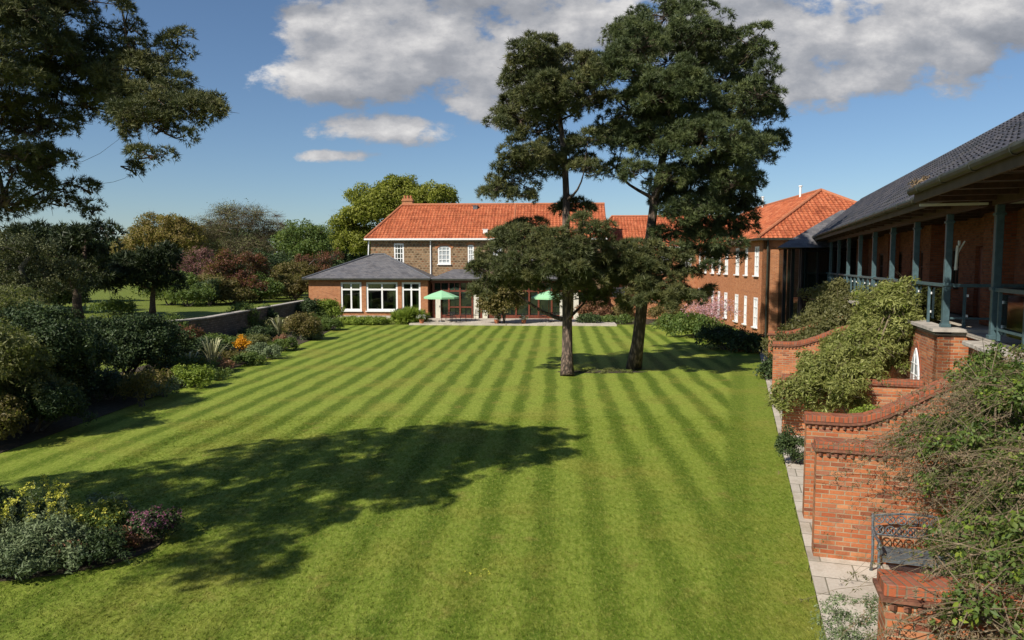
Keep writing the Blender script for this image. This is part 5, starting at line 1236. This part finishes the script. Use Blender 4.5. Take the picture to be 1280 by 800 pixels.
# ------------------------------------------------------------------ climbers on the right
def gb(s, t, z, rs, rt_, rz): return (tuple(G(s, t, z)), ((rs + rt_) / 2, (rs + rt_) / 2, rz))
def climber(name, label, base, bl, kind, mat, size, pr, dens, tpp, group=None, extra=None, twigs=400, bark=m_twig, wmat=None, low=-.5, span=1.):
    T = thing(name, label, 'climber', base, group)
    PC, TP, TD = puffs(bl, pr, dens, tpp, low=low, zbias=-.1); TP[:, 2] = np.maximum(TP[:, 2], .05)
    FOL().add(kind, TP, TD, size).build('foliage', mat, T)
    tb = MB()
    for (c, r) in bl: tb.tube(bend(Vector(base) + Vector((rnd.uniform(-.1, .1), rnd.uniform(-.1, .1), 0)), c, .1, 6, .15), [.05, .045, .04, .03, .025, .018, .012], 6)
    tb.build('vine_stems', bark, T)
    k = NR.integers(0, len(PC), twigs); P0 = PC[k]; d = unit(rdir(twigs) + np.array([0, 0, -.3])) * NR.uniform(.2, .6, (twigs, 1)) * span
    F = FOL(); F.lines(P0, P0 + d, .006, .003); F.build('loose_twigs', wmat or m_twig, T)
    if extra: FOL().add(extra[0], TP[::extra[3]] + TD[::extra[3]] * .03, TD[::extra[3]], extra[2]).build('young_leaves', extra[1], T)
    return T
gc = 'climbers growing over the patio walls'
bl = [gb(24.5, 4.7, 3.55, 1.3, .8, .55), gb(23.3, 4.5, 2.9, 1.3, .8, .7), gb(23.0, 4.1, 3.3, .8, .5, .6), gb(23.5, 4.0, 2.2, 1.4, .8, .8), gb(22.6, 3.5, 2.1, 1.0, .7, .75), gb(21.5, 2.9, 1.75, .8, .7, .6), gb(21.8, 2.7, 1.6, 1.2, .8, .7),
      gb(20.6, 2.3, 1.5, .9, .7, .55), gb(20.9, 1.8, 1.15, .9, .6, .6), gb(22.4, 3.4, .9, 1.0, .8, .6), gb(25.6, 4.6, 3.1, 1.1, .6, .6), gb(20.6, 2.6, 1.0, .7, .6, .6), gb(23.4, 4.5, 3.8, .7, .4, .35), gb(24.8, 3.6, 1.8, 1.2, .8, .8)]
climber('honeysuckle_climber', 'pale green climber cascading from the veranda rail over a wall', G(21.2, 3.0), bl, 'leaf_long', l_ivy, .15, .2, 5.5, 20, gc, extra=('leaf_long', l_lime, .09, 9), twigs=1500)
bl = [gb(37, 4.6, 3.3, 2.2, .7, .55), gb(34.8, 4.4, 2.6, 1.6, .7, .7), gb(33, 4.0, 2.2, 1.4, .8, .7), gb(32.4, 3.2, 1.9, 1.2, .8, .6), gb(31.6, 2.5, 1.7, 1.1, .7, .5), gb(31.9, 1.9, 1.2, 1.0, .6, .5), gb(39.5, 4.7, 2.8, 1.4, .5, .5), gb(30.5, 3.6, 1.9, 1.1, .9, .6), gb(29.6, 4.2, 2.4, 1.2, .6, .7), gb(32, 3.4, .9, 1.2, .9, .7), gb(28.9, 3.1, 1.4, 1.0, .9, .6)]
climber('clematis_climber', 'duller olive climber mound farther along the veranda', G(31.7, 3.2), bl, 'leaf', l_ivy2, .17, .25, 3.6, 16, gc, twigs=900)
pshrub('box_shrub', 'rounded dark green box shrub beside the paving slabs', 993, 580, 21, 44, 'leaf', l_dark, .07, group='clipped shrubs in the patios', pr=.12, dens=12, tpp=18, nb=5)
shrub('spirea_shrub', 'small lime yellow shrub behind the curved coping', 'shrub', G(16.4, 2.6), (.5, .4, 1.72), 'leaf', l_lime, .08, pr=.12, dens=8, tpp=16, group='clipped shrubs in the patios')
shrub('rosemary_shrub', 'twiggy grey green shrub at the bottom edge by the paving', 'shrub', G(8.55, 1.35), (.5, .45, 1.0), 'leaf_long', l_grey, .05, pr=.1, dens=11, tpp=10, group='clipped shrubs in the patios', bark=m_twig, stemn=14)
# big foreground vine: leafy mass with long trailing bare shoots
base = G(10.0, 4.4)
bl = [gb(10.7, 3.2, 2.6, .7, .5, .5), gb(10.4, 3.5, 3.0, .7, .5, .4), gb(10.2, 3.0, 2.1, .8, .55, .6), gb(9.9, 3.3, 1.7, .8, .6, .6), gb(9.5, 3.2, 1.3, .8, .5, .6), gb(9.2, 3.4, .8, .9, .6, .6), gb(8.4, 3.1, .6, .7, .5, .5), gb(10.9, 3.9, 2.7, .8, .6, .4),
      gb(11.4, 3.7, 2.9, .8, .5, .4), gb(9.2, 3.6, 2.0, .7, .6, .7), gb(8.2, 3.0, 1.0, .7, .5, .6), gb(10.9, 2.7, 2.3, .5, .4, .35), gb(12.6, 3.9, 3.0, .8, .5, .35), gb(8.9, 3.4, 2.5, .5, .4, .4), gb(6.75, 2.1, 1.5, .5, .3, .4), gb(6.7, 2.0, .9, .5, .3, .5), gb(6.7, 2.35, .5, .5, .35, .5), gb(7.3, 2.4, 2.0, .6, .4, .3), gb(8.0, 2.6, 1.4, .6, .4, .5)]
base = G(9.6, 3.6)
T = climber('trailing_vine', 'large tangled leafy vine with bare shoots at the right edge', base, bl, 'leaf', l_mid, .085, .15, 8, 14, gc, extra=('leaf', l_lime, .085, 6), twigs=2600, span=.9, wmat=m_twig)
F = FOL(); Lf = FOL(); Dl = FOL()
for i in range(1250):
    c, r = bl[rnd.randrange(len(bl))]; p = np.array(c) + rdir(1)[0] * np.array(r) * .9
    d = np.array(-GT) * rnd.uniform(.2, 1.2) + np.array(-GS) * rnd.uniform(-.5, .6) + np.array([0, 0, rnd.uniform(-.5, .35)]); L_ = rnd.uniform(.15, .36); w0 = rnd.uniform(.003, .0055)
    if p[2] < 1.5 and p.dot(np.array(GT)) < 2.9 and p.dot(np.array(GS)) > 7.4: continue
    for k in range(rnd.randint(2, 5)):
        q = p + d * L_; q[2] = max(q[2], .1)
        F.lines(p[None], q[None], w0, w0 * .8)
        if rnd.random() < .75:
            m_ = 3; pp = p + (q - p) * NR.uniform(size=(m_, 1)) + NR.normal(size=(m_, 3)) * .015; (Lf if rnd.random() < .55 else Dl).add('leaf_long', pp, rdir(m_), .045)
        p = q; d = d * .93 + np.array([0, 0, -.2]) + NR.normal(size=3) * .1; w0 *= .85
F.build('trailing_shoots', m_twig, T); Lf.build('shoot_leaves', l_ivy2, T); Dl.build('dry_leaves', l_dryleaf, T)

# short grass standing on the near part of the lawn
n_ = 90000
q = np.stack([NR.uniform(-9.5, 7.0, n_), 7.5 + 14.5 * NR.uniform(size=n_) ** 1.4, np.full(n_, .003)], 1)
ok = (q[:, 0] * .9542 - q[:, 1] * .2992 < 1.12) & (((q[:, 0] + 8.5) / 2.6) ** 2 + ((q[:, 1] - 11.7) / 1.45) ** 2 > 1.0) & (np.abs(q[:, 0]) < q[:, 1] * .75)
q = q[ok]; tl = []
for k_ in range(5):
    V_ = []
    for i in range(5):
        o_ = NR.normal(size=3) * np.array([.6, .6, 0]); d_ = np.array([NR.normal() * .6, NR.normal() * .6, 1.]); s_ = unit(np.cross(d_, NR.normal(size=3))) * .11
        V_ += [o_ - s_, o_ + s_, o_ + d_ * NR.uniform(.6, 1.1)]
    tl.append((np.array(V_), np.arange(15).reshape(-1, 3), np.repeat(NR.uniform(size=5), 3)))
TEMPL['turf'] = tl
mark(FOL().add('turf', q, np.tile([0, 0, 1.], (len(q), 1)) + NR.normal(size=q.shape) * .15, .028).build('grass_blades', m_lawn), kind='stuff')
